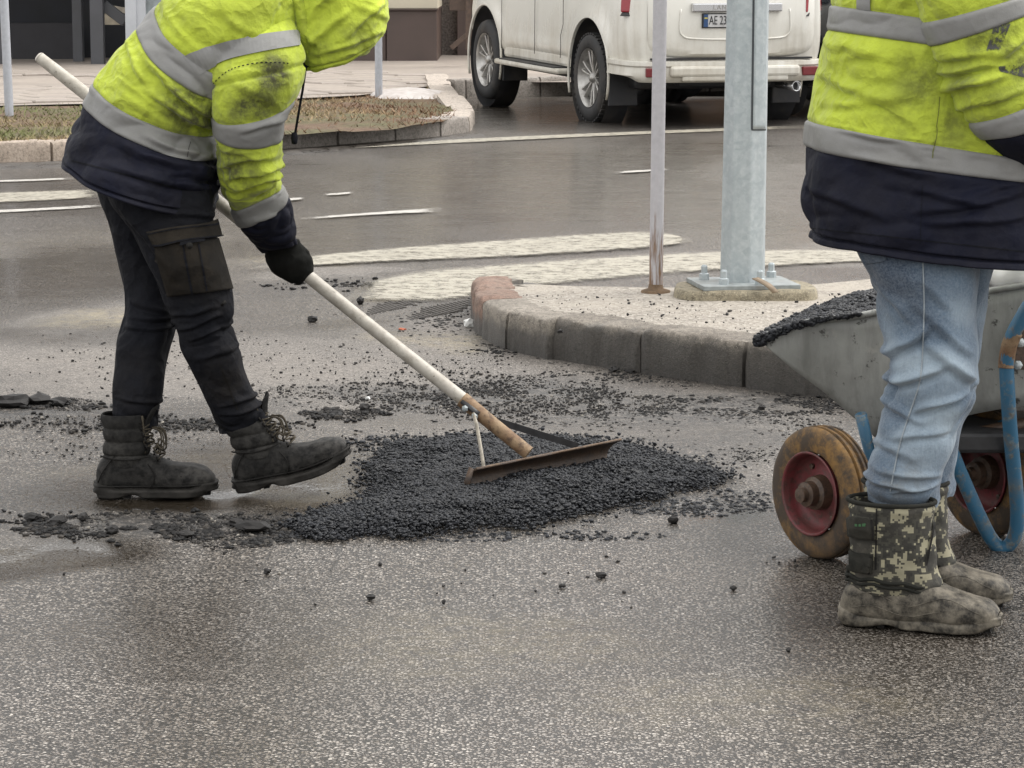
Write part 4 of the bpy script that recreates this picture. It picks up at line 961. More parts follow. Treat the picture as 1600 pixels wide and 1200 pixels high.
def boot(M, parent, label, L, up, sh, lean, spring, kind, mats, seed=0):
    """M: heel at origin, x to the toe, z up. up: (x, halfwidth, zbottom, ztop); sh: (z, x0, x1, halfwidth)"""
    b = bpy.data.objects.new('boot', None); put(b, parent); b['label'] = label
    spr = lambda x: spring*max(0, (x-.45*L)/(.55*L))**1.7
    def XF(vf): return [M @ Vector((v[0], v[1], v[2]+spr(v[0]))) for v in vf[0]], vf[1]
    lo = Loft([((x, 0, (z0+z1)/2), (0, w, 0), (0, 0, (z1-z0)/2), 2.7) for x, w, z0, z1 in up])
    lo.grid(48, 36, lambda t, th, p: .0022*nz(p, 28, seed)+.0018*fold(p, (0, 1, 0), 60, 15, seed)*sstep(.35*L, .5*L, p.x)*(1-sstep(.7*L, .8*L, p.x)))
    vf = lo.part(0, lo.n, cap0=True, cap1=True); spots = [(M @ Vector((.9*L, 0, .06)), .12, .9), (M @ Vector((.0, 0, .06)), .08, .7), (M @ Vector((.5*L, 0, .02)), .14, .6)]
    gar('upper', XF(vf), mats[0], b, spots, .3 if kind == 'quilt' else .85)
    ls = Loft([((((x0+x1)/2)+lean*(z-.1), 0, z), ((x1-x0)/2, 0, 0), (0, w, 0), 2.4) for z, x0, x1, w in sh])
    zt = sh[-1][0]
    def qd(t, th, p):
        if kind == 'quilt':
            k = (p.z-.115)/((zt-.115)/3); q = abs(math.sin(math.pi*k)) if k > -.2 else .5
            return .007*math.sqrt(q)-.003+.0025*nz(p, 30, seed)
        return .004*fold(p, (0, 1, 0), 40, 9, seed)+.003*nz(p, 22, seed)+.003*math.exp(-((p.z-zt+.012)/.008)**2)
    ls.grid(60, 44, qd); sv = ls.part(0, ls.n)
    shaft = gar('shaft', XF(sv), mats[1], b, [(M @ Vector((.05, -.06, .12)), .1, .7)], .3, solid=.006)
    # collar lining disc
    top = [ls.g[-2][j] for j in range(44)]; c = sum(top, Vector())/44
    # sole
    so = [(-.014, .014), (-.009, .030), (.003, .041), (.04, .0445), (.09, .044), (.12, .043), (.16, .048), (.2, .054), (.24, .055), (.275, .047), (.293, .040), (.303, .031), (.309, .016)]
    k = L/.30; R_ = []
    for x, w in so:
        x *= k; w *= k
        z0 = .008 if .28*L < x < .40*L else .001; z0 += .016*sstep(.86*L, 1.03*L, x)+.010*sstep(.02*L, -.05*L, x); z1 = .030+.014*sstep(.15*L, 0, x)+.010*sstep(.8*L, .95*L, x)-.006*sstep(.98*L, 1.03*L, x)
        R_.append(((x, 0, (z0+z1)/2), (0, w, 0), (0, 0, (z1-z0)/2), 4.5))
    s2 = Loft(R_); s2.grid(44, 36, lambda t, th, p: .0025*math.sin(p.z*420)*(1 if kind == 'quilt' else .4)+.0012*nz(p, 40))
    sole = gar('sole', XF(s2.part(0, s2.n, cap0=True, cap1=True)), mats[2], b, [(M @ Vector((.5*L, -.05, .02)), .2, .6)], .35 if kind == 'quilt' else .85)
    for i in range(13):
        x = .0+i*L/13
        if .27*L < x < .40*L: continue
        for sy in (-1, 1):
            w = .035*k if x < .85*L else .02*k
            obj('lug', XF(box((x+.006, sy*w*.46, .0045), (.015, w*.66, .008))), mats[2], sole, smooth=False)
    return b, XF, ls, shaft

# ================================================================== worker with the rake
Y1 = 7.16
W1 = thing('person', G(300, 772), 'worker in hooded yellow and navy jacket bent over a long asphalt rake', 'person')
# ---- jacket
jk = Loft([ring(101, 246, 337, 324, Y1, .23, .0, .035), ring(103, 232, 339, 306, Y1, .23, .0, .035), ring(118, 196, 341, 276, Y1, .22, .0, .035), ring(137, 158, 341, 243, Y1, .20, .005, .03), ring(151, 123, 339, 207, Y1, .20, .01, .03),
           ring(187, 74, 368, 176, Y1, .205, .02, .045), ring(224, 30, 402, 150, Y1, .21, .035, .055), ring(249, 4, 420, 120, Y1, .215, .03, .05), ring(300, -48, 455, 80, Y1, .22, .02, .04), ring(352, -85, 475, 40, Y1, .20, .01, .02), ring(402, -100, 485, 0, Y1, .12, 0, 0), ring(430, -100, 490, -30, Y1, .085, 0, 0)])
armpit = P(332, 190, Y1-.2)
CJ = creases(Y1-.2, [(232, 100, 300, 160, .014, .014), (255, 128, 332, 188, .016, .018), (238, 146, 330, 210, .014, .014), (190, 72, 225, 128, .012, .010), (196, 130, 290, 190, .016, .010), (205, 232, 332, 278, .017, .016), (236, 216, 338, 262, .014, .012), (180, 262, 320, 300, .015, .010), (270, 268, 340, 288, .012, .014), (255, 20, 300, 70, .014, .008), (350, 20, 400, 60, .014, .008)])
def jd(t, th, p):
    q = (p-armpit).length; near = math.exp(-(q/.22)**2)
    d1 = Vector((.93, 0, -.36))
    r = .012*fold(p, d1, 13, 4, 1)+.015*near*roll(p, d1, 15, 3.5, 2)+.004*roll(p, Vector((.8, 0, -.6)), 9, 3, 6)
    r += .006*fold(p, Vector((.5, 0, .86)), 14, 3, 5)*(1-near)
    if t < 3: r += .009*roll(p, Vector((.92, 0, -.38)), 10, 2.6, 7)*sstep(.5, 1.2, t)*(1-.5*sstep(2.4, 3, t))
    r -= .011*math.exp(-((t-.62)/.06)**2); r += .005*math.exp(-((t-.25)/.25)**2)
    for tb in (3, 4, 6, 7): r -= .004*math.exp(-((t-tb)/.05)**2)
    return r+crease(CJ, p, Y1)
jk.grid(198, 132, jd)
sp1 = [(P(292, 158, Y1-.2), .10, .95), (P(322, 192, Y1-.2), .13, 1.), (P(270, 190, Y1-.21), .08, .5), (P(335, 230, Y1-.2), .06, .7), (P(200, 100, Y1-.2), .2, .22)]
nv = gar('jacket', jk.part(0, 3), M_NAVY, W1, [], .15); nv['label'] = 'navy lower part of the jacket'
low = gar('jacket_shell', jk.part(3, 11, cap1=True), M_YEL, W1, sp1, .22)
gar('lining', jk.part(0, 3, off=-.012), M_NAVY, nv)
gar('reflective_band', jk.part(3.0, 4.0, off=.0028), M_BAND, low, [(P(320, 225, Y1-.2), .12, .5)], .2)
gar('reflective_band', jk.part(6.0, 7.0, off=.0028), M_BAND, low, [(P(325, 150, Y1-.2), .07, .4)], .15)
jb = bvh_of(jk.part(0, 11))
gar('seam', decal(jb, [(296, 222), (296.8, 222), (292, 246), (291.2, 246)], 1, 8, .0042), M_PKT, low)
gar('hem_stitch', decal(jb, [(112, 252), (113, 250), (330, 306), (330, 309)], 1, 40, .002), M_TRS, nv)
# ---- near sleeve
sl = Loft([ring(335, 30, 440, -15, Y1-.02, .08), ring(318, 88, 468, 48, Y1-.11, .10), ring(331, 140, 477, 106, Y1-.16, .105), ring(334, 181, 461, 158, Y1-.15, .092, 0, .03), ring(337, 208, 440, 216, Y1-.13, .088, 0, .03), ring(340, 250, 437, 254, Y1-.09, .085, 0, .03),
           ring(345, 286, 437, 276, Y1-.04, .082, 0, .03), ring(362, 324, 440, 292, Y1+.02, .075, 0, .02), ring(375, 348, 448, 312, Y1+.06, .07, 0, .02), ring(392, 374, 463, 350, Y1+.12, .062, 0, .01), ring(411, 394, 468, 381, Y1+.165, .052)])
CS = creases(Y1-.2, [(345, 262, 425, 246, .011, .012), (352, 284, 434, 262, .011, .016), (366, 300, 438, 276, .010, .013), (385, 200, 440, 188, .010, .010), (340, 232, 400, 250, .012, .010), (375, 130, 440, 168, .013, .010), (395, 350, 458, 336, .009, .010), (400, 368, 462, 358, .008, .010), (405, 120, 420, 160, .012, .008)])
def sdsp(t, th, p):
    e = math.exp(-((t-5.8)/1.3)**2)
    r = .008*fold(p, Vector((1, 0, -.25)), 16, 6, 3)+.011*e*roll(p, Vector((.95, 0, .2)), 19, 5, 4)+.008*nz(p, 8, 4)
    if t > 8: r += .006*roll(p, Vector((.8, 0, -.5)), 22, 6, 8)
    if 1.4 < t < 2.4: r += -.009*math.exp(-((t-1.9)/.07)**2)
    for tb in (3, 4, 7, 8): r -= .004*math.exp(-((t-tb)/.06)**2)
    return r+crease(CS, p, Y1)
sl.grid(170, 72, sdsp)
ssp = [(P(426, 112, Y1-.27), .085, 1.), (P(398, 90, Y1-.27), .045, .9), (P(440, 96, Y1-.26), .05, 1.), (P(395, 165, Y1-.25), .10, .85), (P(360, 270, Y1-.17), .12, .85), (P(350, 235, Y1-.2), .09, .7), (P(420, 290, Y1-.1), .08, .55), (P(376, 175, Y1-.24), .08, .6)]
slv = gar('sleeve', sl.part(0, 8), M_YEL, W1, ssp, .25)
gar('cuff', sl.part(8, 10), M_NAVY, slv); gar('cuff_lining', sl.part(9, 10, off=-.008), M_NAVY, slv)
gar('reflective_band', sl.part(3.0, 4.0, off=.0028), M_BAND, slv, base=.2)
gar('reflective_band', sl.part(7.0, 8.0, off=.0028), M_BAND, slv, base=.25)
sb = bvh_of(sl.part(0, 10)); sjb = bvh_of(sl.part(0, 10), jk.part(0, 11))
br = cat_rom([Vector((a, b, 0)) for a, b in ((286, 88), (340, 68), (400, 56), (466, 47))], 10); br2 = cat_rom([Vector((a, b, 0)) for a, b in ((311, 118), (350, 96), (405, 82), (468, 71))], 10); V, F = [], []
for i in range(len(br)-1):
    q = decal(sjb, [tuple(br[i][:2]), tuple(br[i+1][:2]), tuple(br2[i+1][:2]), tuple(br2[i][:2])], 1, 6, .004); n0 = len(V); V += q[0]; F += [[k+n0 for k in f] for f in q[1]]
gar('reflective_band', (V, F), M_BAND, low, base=.15)
st = cat_rom([Vector((q[0], q[1], 0)) for q in ((334, 130), (352, 114), (372, 105), (400, 99), (428, 98), (452, 99))], 8)
for i in range(0, len(st)-1, 2): gar('stitch', decal(sb, [(st[i].x, st[i].y-.8), (st[i+1].x, st[i+1].y-.8), (st[i+1].x, st[i+1].y+.9), (st[i].x, st[i].y+.9)], 1, 1, .002), M_TRS, slv)
# ---- far sleeve reaching to the upper part of the handle
H_A, H_B = P(62, 90, 7.56), P(826, 708, 7.20)
HD = (H_B-H_A).normalized()
def on_handle(u):
    lo_, hi_ = 0., 1.
    for _ in range(40):
        mid = (lo_+hi_)/2
        if to_uv(H_A.lerp(H_B, mid))[0] < u: lo_ = mid
        else: hi_ = mid
    return H_A.lerp(H_B, lo_)
hf = on_handle(262); fs = [P(425, 10, Y1+.2), P(400, 70, Y1+.30), P(365, 140, Y1+.36), P(310, 190, Y1+.36), hf+Vector((.06, .0, .06))]
fl = tube(cat_rom(fs, 10), [.10-.045*i/40 for i in range(41)], 28)
gar('sleeve', fl, M_YEL, W1, base=.3)
# ---- gloves
def glove(parent, wrist, uvr, hp, m):
    lo = Loft(uvr); lo.grid(30, 30, lambda t, th, p: .0025*nz(p, 45)+.001*math.sin(p.z*900)*(t < 1.2)); parts = [lo.part(0, lo.n, cap0=True, cap1=True)]
    a = HD.orthogonal().normalized(); a = (Vector((0, -1, .3))-HD*HD.dot(Vector((0, -1, .3)))).normalized(); bb = HD.cross(a)
    for i in range(4):
        c = hp+HD*(-.034+.023*i); Rr = .030; L = [.95, 1.1, 1.0, .8][i]
        pts = [c+(a*math.cos(q)+bb*math.sin(q))*(Rr-.003*k) for k, q in enumerate([1.6-L*2.9*j/6 for j in range(7)])]
        parts.append(tube(pts, [.0125, .0125, .012, .0118, .0112, .0105, .007], 12))
    th = [wrist, hp+HD*-.03+a*.02-bb*.03, hp+HD*.005+a*.018-bb*.032, hp+HD*.035+a*.012-bb*.022]
    parts.append(tube(cat_rom(th, 4), [.018]*9+[.014, .013, .012, .009], 12))
    return gar('glove', join(*parts), m, parent, base=.1)
hn = on_handle(462)
glove(W1, P(440, 395, hn.y-.02), [ring(413, 384, 466, 374, hn.y-.02, .038), ring(414, 400, 478, 390, hn.y-.01, .046), ring(419, 416, 488, 404, hn.y-.01, .05), ring(432, 430, 490, 418, hn.y-.005, .045), ring(452, 441, 488, 428, hn.y, .034), ring(466, 443, 480, 436, hn.y, .016)], hn, M_GLV)
glove(W1, hf+Vector((.03, .02, .05)), [(hf+Vector((.06-.02*i, .02, .055-.014*i)), Vector((.03, 0, -.015)), Vector((0, .036, 0)), 2.2) for i in range(5)], hf, M_GLV)
# ---- head inside the hood
def head(parent, c, fwd, up):
    M = frame(c, fwd, up); V, F = [], []; nt, nn = 22, 28
    for i in range(nt+1):
        ph = math.pi*i/nt
        for j in range(nn):
            a = 2*math.pi*j/nn; x, y, z = math.sin(ph)*math.cos(a), math.sin(ph)*math.sin(a), math.cos(ph)
            r = Vector((x*.098, y*.076, z*.118)); f = max(0, x)
            if z < 0: r.y *= 1+.18*z; r.x += .012*f*-z
            r.x += .024*math.exp(-((y/.16)**2+((z+.12)/.2)**2))*f
            r.x -= .012*(math.exp(-(((y-.4)/.2)**2+((z-.08)/.14)**2))+math.exp(-(((y+.4)/.2)**2+((z-.08)/.14)**2)))*f
            r.x += .006*math.exp(-((y/.35)**2+((z+.48)/.09)**2))*f
            V.append(M @ r)
    F = [(i*nn+j, (i+1)*nn+j, (i+1)*nn+(j+1) % nn, i*nn+(j+1) % nn) for i in range(nt) for j in range(nn)]
    nk = tube([M @ Vector((-.02, 0, -.07)), M @ Vector((-.045, 0, -.14)), M @ Vector((-.07, 0, -.22))], [.055, .058, .07], 20)
    ears = [xf(lathe([(0, .012), (.022, .01), (.03, 0), (.022, -.008), (0, -.006)], 14), M @ Matrix.Translation((-.005, s*.077, -.005)) @ Matrix.Rotation(s*math.pi/2, 4, 'X')) for s in (-1, 1)]
    h = gar('body', join((V, F), nk, *ears), M_SKIN, parent, base=0); h['label'] = 'head and neck inside the hood'
    eye = NT('eye'); eye.bsdf(Base_Color=(.05, .035, .03), Roughness=.2)
    for s in (-1, 1): obj('eye', xf(lathe([(0, .011), (.008, .008), (.011, 0), (.008, -.008), (0, -.011)], 12), M @ Matrix.Translation((.082, s*.03, .01))), eye.m, h)
head(W1, P(535, 8, Y1), (.45, 0, -.9), (.9, 0, .45))
hd_ = Loft([ring(484, -118, 548, -136, Y1, .045), ring(462, -98, 574, -104, Y1, .095), ring(446, -58, 592, -60, Y1, .128), ring(442, -15, 602, -20, Y1, .137, 0, .01), ring(449, 30, 605, 10, Y1, .137, 0, .02), ring(459, 66, 603, 32, Y1, .13, 0, .03), ring(468, 93, 599, 50, Y1, .12, 0, .035), ring(471, 101, 590, 60, Y1, .105, 0, .035)])
CH = creases(Y1-.12, [(470, 80, 540, 20, .013, .012), (480, 30, 530, -20, .013, .010), (540, 60, 590, 10, .012, .010), (500, 85, 585, 55, .010, .009), (460, 45, 500, 75, .011, .010), (560, 10, 600, 30, .012, .008)])
def hdisp(t, th, p):
    return crease(CH, p, Y1)+.006*roll(p, Vector((.75, 0, -.66)), 10, 3.5, 2)+.009*nz(p, 8, 3)+.004*fold(p, Vector((.3, 0, .95)), 30, 9, 6)+(.004*nz(p, 60)+.004*nz(p, 25) if t > 6.6 else 0)-.006*math.exp(-((t-6.05)/.09)**2)
hd_.grid(90, 110, hdisp)
ho = gar('hood', hd_.part(0, hd_.n, cap0=True), M_YEL, W1, [(P(560, 55, Y1-.1), .1, .5), (P(500, 85, Y1-.1), .08, .6)], .16)
gar('hood_lining', hd_.part(4, hd_.n, off=-.01), M_NAVY, ho)
gar('collar', (lambda l: (l.grid(24, 60, lambda t, th, p: .005*nz(p, 14)), l.part(0, l.n))[1])(Loft([ring(420, -60, 500, 20, Y1, .13), ring(452, 0, 500, 60, Y1, .125), ring(463, 62, 498, 92, Y1, .105), ring(470, 96, 500, 101, Y1, .06)])), M_YEL, W1, base=.35)
gar('chin_flap', xf(box((0, 0, 0), (.055, .05, .022)), frame(P(488, 98, Y1-.05), (1, 0, .1), (0, 0, 1))), M_NAVY, ho, bevel=.006)
gar('drawcord', tube([P(478, 104, Y1-.09), P(473, 140, Y1-.09), P(466, 180, Y1-.09), P(460, 216, Y1-.09)], .0032, 8), M_TRS, ho)
gar('cord_toggle', xf(lathe([(0, .016), (.007, .014), (.009, 0), (.007, -.014), (0, -.016)], 12), Matrix.Translation(P(460, 216, Y1-.09))), M_TRS, ho)
# ---- trousers
tn = Loft([ring(160, 250, 325, 272, Y1-.06, .10), ring(166, 282, 330, 296, Y1-.07, .11), ring(176, 318, 333, 328, Y1-.08, .115), ring(207, 362, 338, 362, Y1-.09, .112), ring(230, 410, 350, 408, Y1-.10, .108), ring(251, 455, 363, 455, Y1-.09, .10), ring(267, 492, 367, 484, Y1-.09, .092), ring(279, 522, 363, 511, Y1-.08, .088),
           ring(287, 550, 374, 540, Y1-.07, .085), ring(304, 588, 384, 580, Y1-.05, .081), ring(321, 621, 396, 611, Y1-.03, .078), ring(337, 652, 411, 640, Y1-.01, .074), ring(346, 676, 420, 660, Y1, .06)])
CT = creases(Y1-.15, [(282, 514, 340, 494, .010, .009), (300, 530, 364, 508, .009, .008), (275, 492, 335, 480, .010, .008), (196, 482, 250, 498, .010, .009), (200, 505, 272, 508, .009, .008), (188, 520, 260, 522, .009, .010), (345, 640, 405, 622, .009, .010), (345, 655, 412, 640, .008, .010), (180, 630, 246, 640, .009, .008), (260, 330, 334, 338, .010, .009), (200, 330, 270, 420, .013, .008), (310, 560, 370, 545, .012, .008)])
def tdisp(t, th, p, k=7., seed=0):
    kn = math.exp(-((t-k)/1.1)**2); an = sstep(10, 12, t)
    return .006*fold(p, Vector((.8, 0, -.6)), 16, 6, 2+seed)+.0065*kn*roll(p, Vector((.93, 0, .34)), 17, 5.5, 3+seed, .03)+.007*an*roll(p, Vector((.95, 0, -.2)), 24, 5, 4+seed, .015)+crease(CT, p, Y1+.05)+.004*nz(p, 9, seed)+.004*sstep(3, 1, t)*fold(p, Vector((1, 0, .1)), 30, 6, 9)
tn.grid(190, 84, tdisp)
tsp = [(P(365, 600, Y1-.13), .12, .8), (P(330, 440, Y1-.2), .14, .5), (P(395, 630, Y1-.1), .08, .7), (P(370, 540, Y1-.15), .08, .5)]
tr1 = gar('trousers', tn.part(0, tn.n), M_TRS, W1, tsp, .15)
tf = Loft([ring(148, 262, 300, 275, Y1+.08, .15), ring(151, 288, 290, 300, Y1+.10, .14), ring(157, 314, 280, 326, Y1+.11, .125), ring(169, 345, 275, 362, Y1+.11, .11), ring(182, 397, 278, 402, Y1+.10, .10), ring(195, 448, 280, 452, Y1+.08, .095), ring(197, 478, 280, 484, Y1+.06, .09), ring(190, 512, 273, 510, Y1+.04, .085),
           ring(181, 545, 264, 545, Y1+.02, .083), ring(178, 588, 257, 588, Y1, .081), ring(176, 620, 253, 619, Y1-.01, .078), ring(177, 648, 247, 646, Y1-.01, .072), ring(180, 668, 243, 666, Y1-.01, .055)])
tf.grid(180, 72, lambda t, th, p: tdisp(t, th, p, 6.6, 5))
gar('trouser_leg', tf.part(0, tf.n), M_TRS, tr1, [(P(215, 600, Y1-.1), .15, .4)], .15)
tb = bvh_of(tn.part(0, tn.n))
pk = gar('cargo_pocket', decal(tb, [(241, 386), (336, 373), (359, 452), (266, 461)], 26, 26, .011), M_PKT, tr1, [(P(300, 420, Y1-.2), .12, .5)], .3, solid=.014)
pf = gar('pocket_flap', decal(tb, [(232, 362), (331, 347), (337, 371), (240, 387)], 24, 8, .019), M_PKT, pk, base=.4, solid=.010)
for q in ([(284, 385), (286.5, 385), (303, 458), (300, 458)], [(305, 382), (307, 382), (322, 452), (320, 453)]): gar('pleat', decal(tb, q, 1, 14, .0135), M_TRS, pk)
for q in ([(240, 384), (337, 369), (337, 371), (240, 387)], [(233, 365), (331, 350), (331, 352), (233, 367)]): gar('flap_stitch', decal(tb, q, 16, 1, .0215), M_TRS, pk)
gar('button', xf(lathe([(0, .006), (.006, .005), (.009, 0)], 14), frame(P(296, 384, Y1-.235), (1, 0, 0), (0, -1, 0))), M_SOL, pk)
gar('toggle', decal(tb, [(281, 381), (313, 376), (313, 380), (281, 386)], 8, 2, .022), M_TRS, pk)
gar('side_seam', decal(tb, [(343, 570), (344.5, 570), (372, 640), (370, 641)], 1, 20, .002), M_PKT, tr1)
gar('drawstring_end', tube([P(352, 471, Y1-.2), P(349, 474, Y1-.205), P(347, 477, Y1-.2)], .004, 8), M_SOL, tr1)
# ---- boots
up1 = [(-.006, .020, .03, .075), (.004, .034, .018, .098), (.03, .041, .016, .118), (.07, .043, .016, .128), (.105, .044, .016, .125), (.14, .046, .016, .112), (.175, .050, .016, .096), (.21, .053, .016, .088), (.245, .052, .017, .084), (.275, .044, .018, .074), (.293, .036, .02, .060), (.303, .022, .026, .046)]
sh1 = [(.085, .018, .125, .043), (.115, .014, .133, .047), (.15, .018, .132, .049), (.19, .017, .130, .050), (.222, .014, .128, .050)]
def boot1(heel, fwd, upv, label, lean, spring, seed):
    M = frame(heel, fwd, upv); b, XF, ls, shaft = boot(M, W1, label, .30, up1, sh1, lean, spring, 'quilt', (M_LEA, M_QUI, M_SOL), seed)
    LX = lambda x, z: x+lean*(z-.1)
    tp = [(LX(.12, .14), .14), (LX(.135, .18), .18), (LX(.150, .215), .215), (LX(.170, .245), .245)]; V = []
    for i, (x, z) in enumerate(tp):
        for s in (-1, -.5, 0, .5, 1): V.append(Vector((x-.012*s*s+(.004 if i == 3 else 0)*s, s*(.034-.004*i), z+(.008*s if i == 3 else 0))))
    gar('tongue', XF((V, [(i*5+j, i*5+j+1, (i+1)*5+j+1, (i+1)*5+j) for i in range(3) for j in range(4)])), M_QUI, b, base=.3, solid=.008, subsurf=1)
    # lace crossings
    for i in range(7):
        z = .105+.016*i; x = .165-.008*i if i < 3 else .147-.004*(i-3); x = LX(x, z) if i > 1 else x+.01
        z2 = z+.014
        for s in (-1, 1):
            gar('lace', XF(tube([Vector((x-.018, s*.034, z)), Vector((x-.002, s*.012, z+.008)), Vector((x-.004, -s*.012, z2-.002)), Vector((x-.022, -s*.034, z2))], .0023, 6)), M_LACE, b)
        for s in (-1, 1): gar('eyelet', XF(tube([Vector((x-.02, s*.035, z-.004)), Vector((x-.018, s*.041, z)), Vector((x-.022, s*.037, z+.006))], .003, 6)), M_SOL, b)
    for i, (dx, dz, yy) in enumerate(((.045, -.06, -.03), (.06, -.045, -.045), (.03, -.075, -.05), (.052, -.07, .0))):
        s0 = Vector((LX(.145, .185), -.018+.01*i, .185)); e = s0+Vector((dx*.55, yy*.4, dz*.9)); mid = (s0+e)/2+Vector((.014, -.008, .018))
        gar('lace', XF(tube(cat_rom([s0, mid, e+Vector((.006, 0, .01)), e, e+Vector((-.012, 0, .012)), s0+Vector((.012, -.01, -.05))], 5), .0023, 6)), M_LACE, b)
    gar('front_piping', XF(tube([Vector((LX(.124, z), -.036-.006*math.sin(z*30), z)) for z in (.12, .14, .16, .18, .2, .22)], .003, 6)), M_LACE, shaft)
    gar('heel_counter', XF(tube([Vector((.0+.045*k/6, -.0425-.002*math.sin(k/6*3), .045+.07*(k/6)**.7)) for k in range(7)], .0022, 6)), M_SOL, b)
    gar('toe_seam', XF(tube([Vector((.205+.012*math.cos(k*.7), -.053+.106*k/9, .0885-.03*abs(k/4.5-1)**3)) for k in range(10)], .0016, 6)), M_SOL, b)
    gar('welt', XF(tube([Vector((.30*k/16, -(.0425+.011*sstep(.12, .22, .30*k/16)-.028*sstep(.25, .302, .30*k/16)), .034)) for k in range(17)], .0022, 6)), M_SOL, b)
    gar('vamp_seam', XF(tube([Vector((.135+.012*math.sin(k*.5), -.046-.003, .03+.075*k/8)) for k in range(8)], .0018, 6)), M_SOL, b)
    gar('collar_seam', XF(tube([Vector((.008+.13*k/9, -.0475, .105+.012*(k/9-.5)**2*4)) for k in range(10)], .0024, 6)), M_SOL, b)
h2 = G(156, 776); boot1(h2, (G(336, 774)-h2).normalized(), (0, 0, 1), 'rear boot flat on the wet road', -.05, .004, 1)
h1 = G(375, 771); a12 = R(11); f1 = Vector((math.cos(a12), -.02, math.sin(a12)))
boot1(h1+Vector((0, 0, .004)), f1, (-math.sin(a12), 0, math.cos(a12)), 'front boot with its toe lifted', -.26, .03, 4)

# ================================================================== rake
M_HAN = NT('worn white handle'); _m = M_HAN; _n = _m.noise(25, 7, .7); _s = _m.noise(90, 4, .7)
_c = _m.mix(_m.ramp(_n, [(.45, 0.), (.7, .8)]), (.44, .41, .36), (.22, .19, .15)); _c = _m.mix(_m.ramp(_s, [(.62, 0.), (.7, .8)]), _c, (.08, .07, .06))
_m.bsdf(Base_Color=_c, Roughness=.5, Normal=_m.bump(_n, .25, .003)); M_HAN = _m.m
def rust(name, a, b, c, rough=.7, sc=18):
    m = NT(name); n = m.noise(sc, 7, .7); n2 = m.noise(sc*3.3, 5, .7)
    m.bsdf(Base_Color=m.mix(m.ramp(n2, [(.5, 0.), (.66, .85)]), m.ramp(n, [(.35, a), (.6, b)]), c), Roughness=rough, Normal=m.bump(n2, .5, .004)); return m.m
M_RUST = rust('rusty steel socket', (.27, .19, .11), (.17, .095, .05), (.06, .034, .022)); M_BLADE = rust('rusty rake blade', (.035, .021, .014), (.065, .04, .025), (.017, .014, .013), .6, 14)
M_TAR = simple('tar stained steel', (.02, .02, .022), .45, vs=30, var=.5)
rk = thing('asphalt_rake', P(845, 740, 7.2), 'long handled rake with wide rusty blade resting on fresh asphalt', 'rake')
hs_ = on_handle(735)
hp = [H_A.lerp(hs_, k/14)+Vector((0, 0, .004*math.sin(k*.5))) for k in range(15)]
obj('handle', tube(hp, [.0155]+[.0178]*13+[.0178], 18), M_HAN, rk, auto=60)
obj('handle_tip', xf(lathe([(0, .008), (.012, .006), (.0168, 0)], 18), frame(H_A, HD.orthogonal(), -HD)), M_HAN, rk)
hq = on_handle(722); obj('socket', tube([hq.lerp(H_B, k/6) for k in range(7)], [.0215, .0205, .0195, .019, .019, .019, .019], 18), M_RUST, rk, auto=60)
# blade
BTL, BTR = P(741, 733, 7.06), P(967, 687, 7.42); BBL, BBR = P(733, 764, 7.05), P(949, 720, 7.42)
V = []; nb = 24; nrm = (BTR-BTL).cross(BBL-BTL).normalized()
if nrm.y > 0: nrm = -nrm
for i in range(nb+1):
    k = i/nb; a, b = BTL.lerp(BTR, k), BBL.lerp(BBR, k); ch = .0+(.012 if i == nb else 0)
    for j in range(7):
        q = j/6; p = a.lerp(b, q)-nrm*(.016*math.sin(math.pi*q)) + nrm*(.012*(1-q)**6); p += nrm*(.003*nz(p, 14))+Vector((0, 0, .0025*nz(p, 20)*(j == 6)))
        V.append(p)
obj('blade', (V, [(i*7+j, i*7+j+1, (i+1)*7+j+1, (i+1)*7+j) for i in range(nb) for j in range(6)]), M_BLADE, rk, solid=.006, bevel=.0015)
obj('blade_rim', tube([BTL.lerp(BTR, k/12)+nrm*.008+Vector((0, 0, .002)) for k in range(13)], .0034, 8), rust('brown scale', (.15, .10, .06), (.10, .06, .035), (.05, .035, .025)), rk)
obj('end_lip', (lambda A, B: ([A, B, B+Vector((-.022, .004, -.012)), A+Vector((-.012, .01, .004))], [(0, 1, 2, 3)]))(BTL, BBL), M_BLADE, rk, solid=.004)
c0 = on_handle(731); c1 = on_handle(746)
for q in (c0, c1): obj('bolt', xf(lathe([(.009, 0), (.009, .006), (.006, .009), (0, .010)], 6), frame(q+Vector((-.006, -.021, -.008)), HD, (-.2, -1, -.2))), M_GALV, rk, smooth=False)
obj('clamp', tube([on_handle(722)+Vector((0, -.02, 0)), on_handle(742)+Vector((0, -.021, 0)), on_handle(748)+Vector((.0, -.022, 0))], .009, 6, flat=.4), M_TAR, rk)
b0 = on_handle(742)+Vector((-.004, -.023, -.006)); obj('brace', tube([b0, P(745, 665, b0.y-.03), P(751, 700, b0.y-.05), P(756, 731, 7.08)], .0058, 10, flat=.6), simple('scuffed pale steel', (.3, .27, .22), .45, vs=40, var=.4), rk)
b1 = on_handle(760)+Vector((0, .02, 0)); obj('brace', bar(b1, P(902, 697, 7.36), .006, .018), M_TAR, rk, smooth=False)
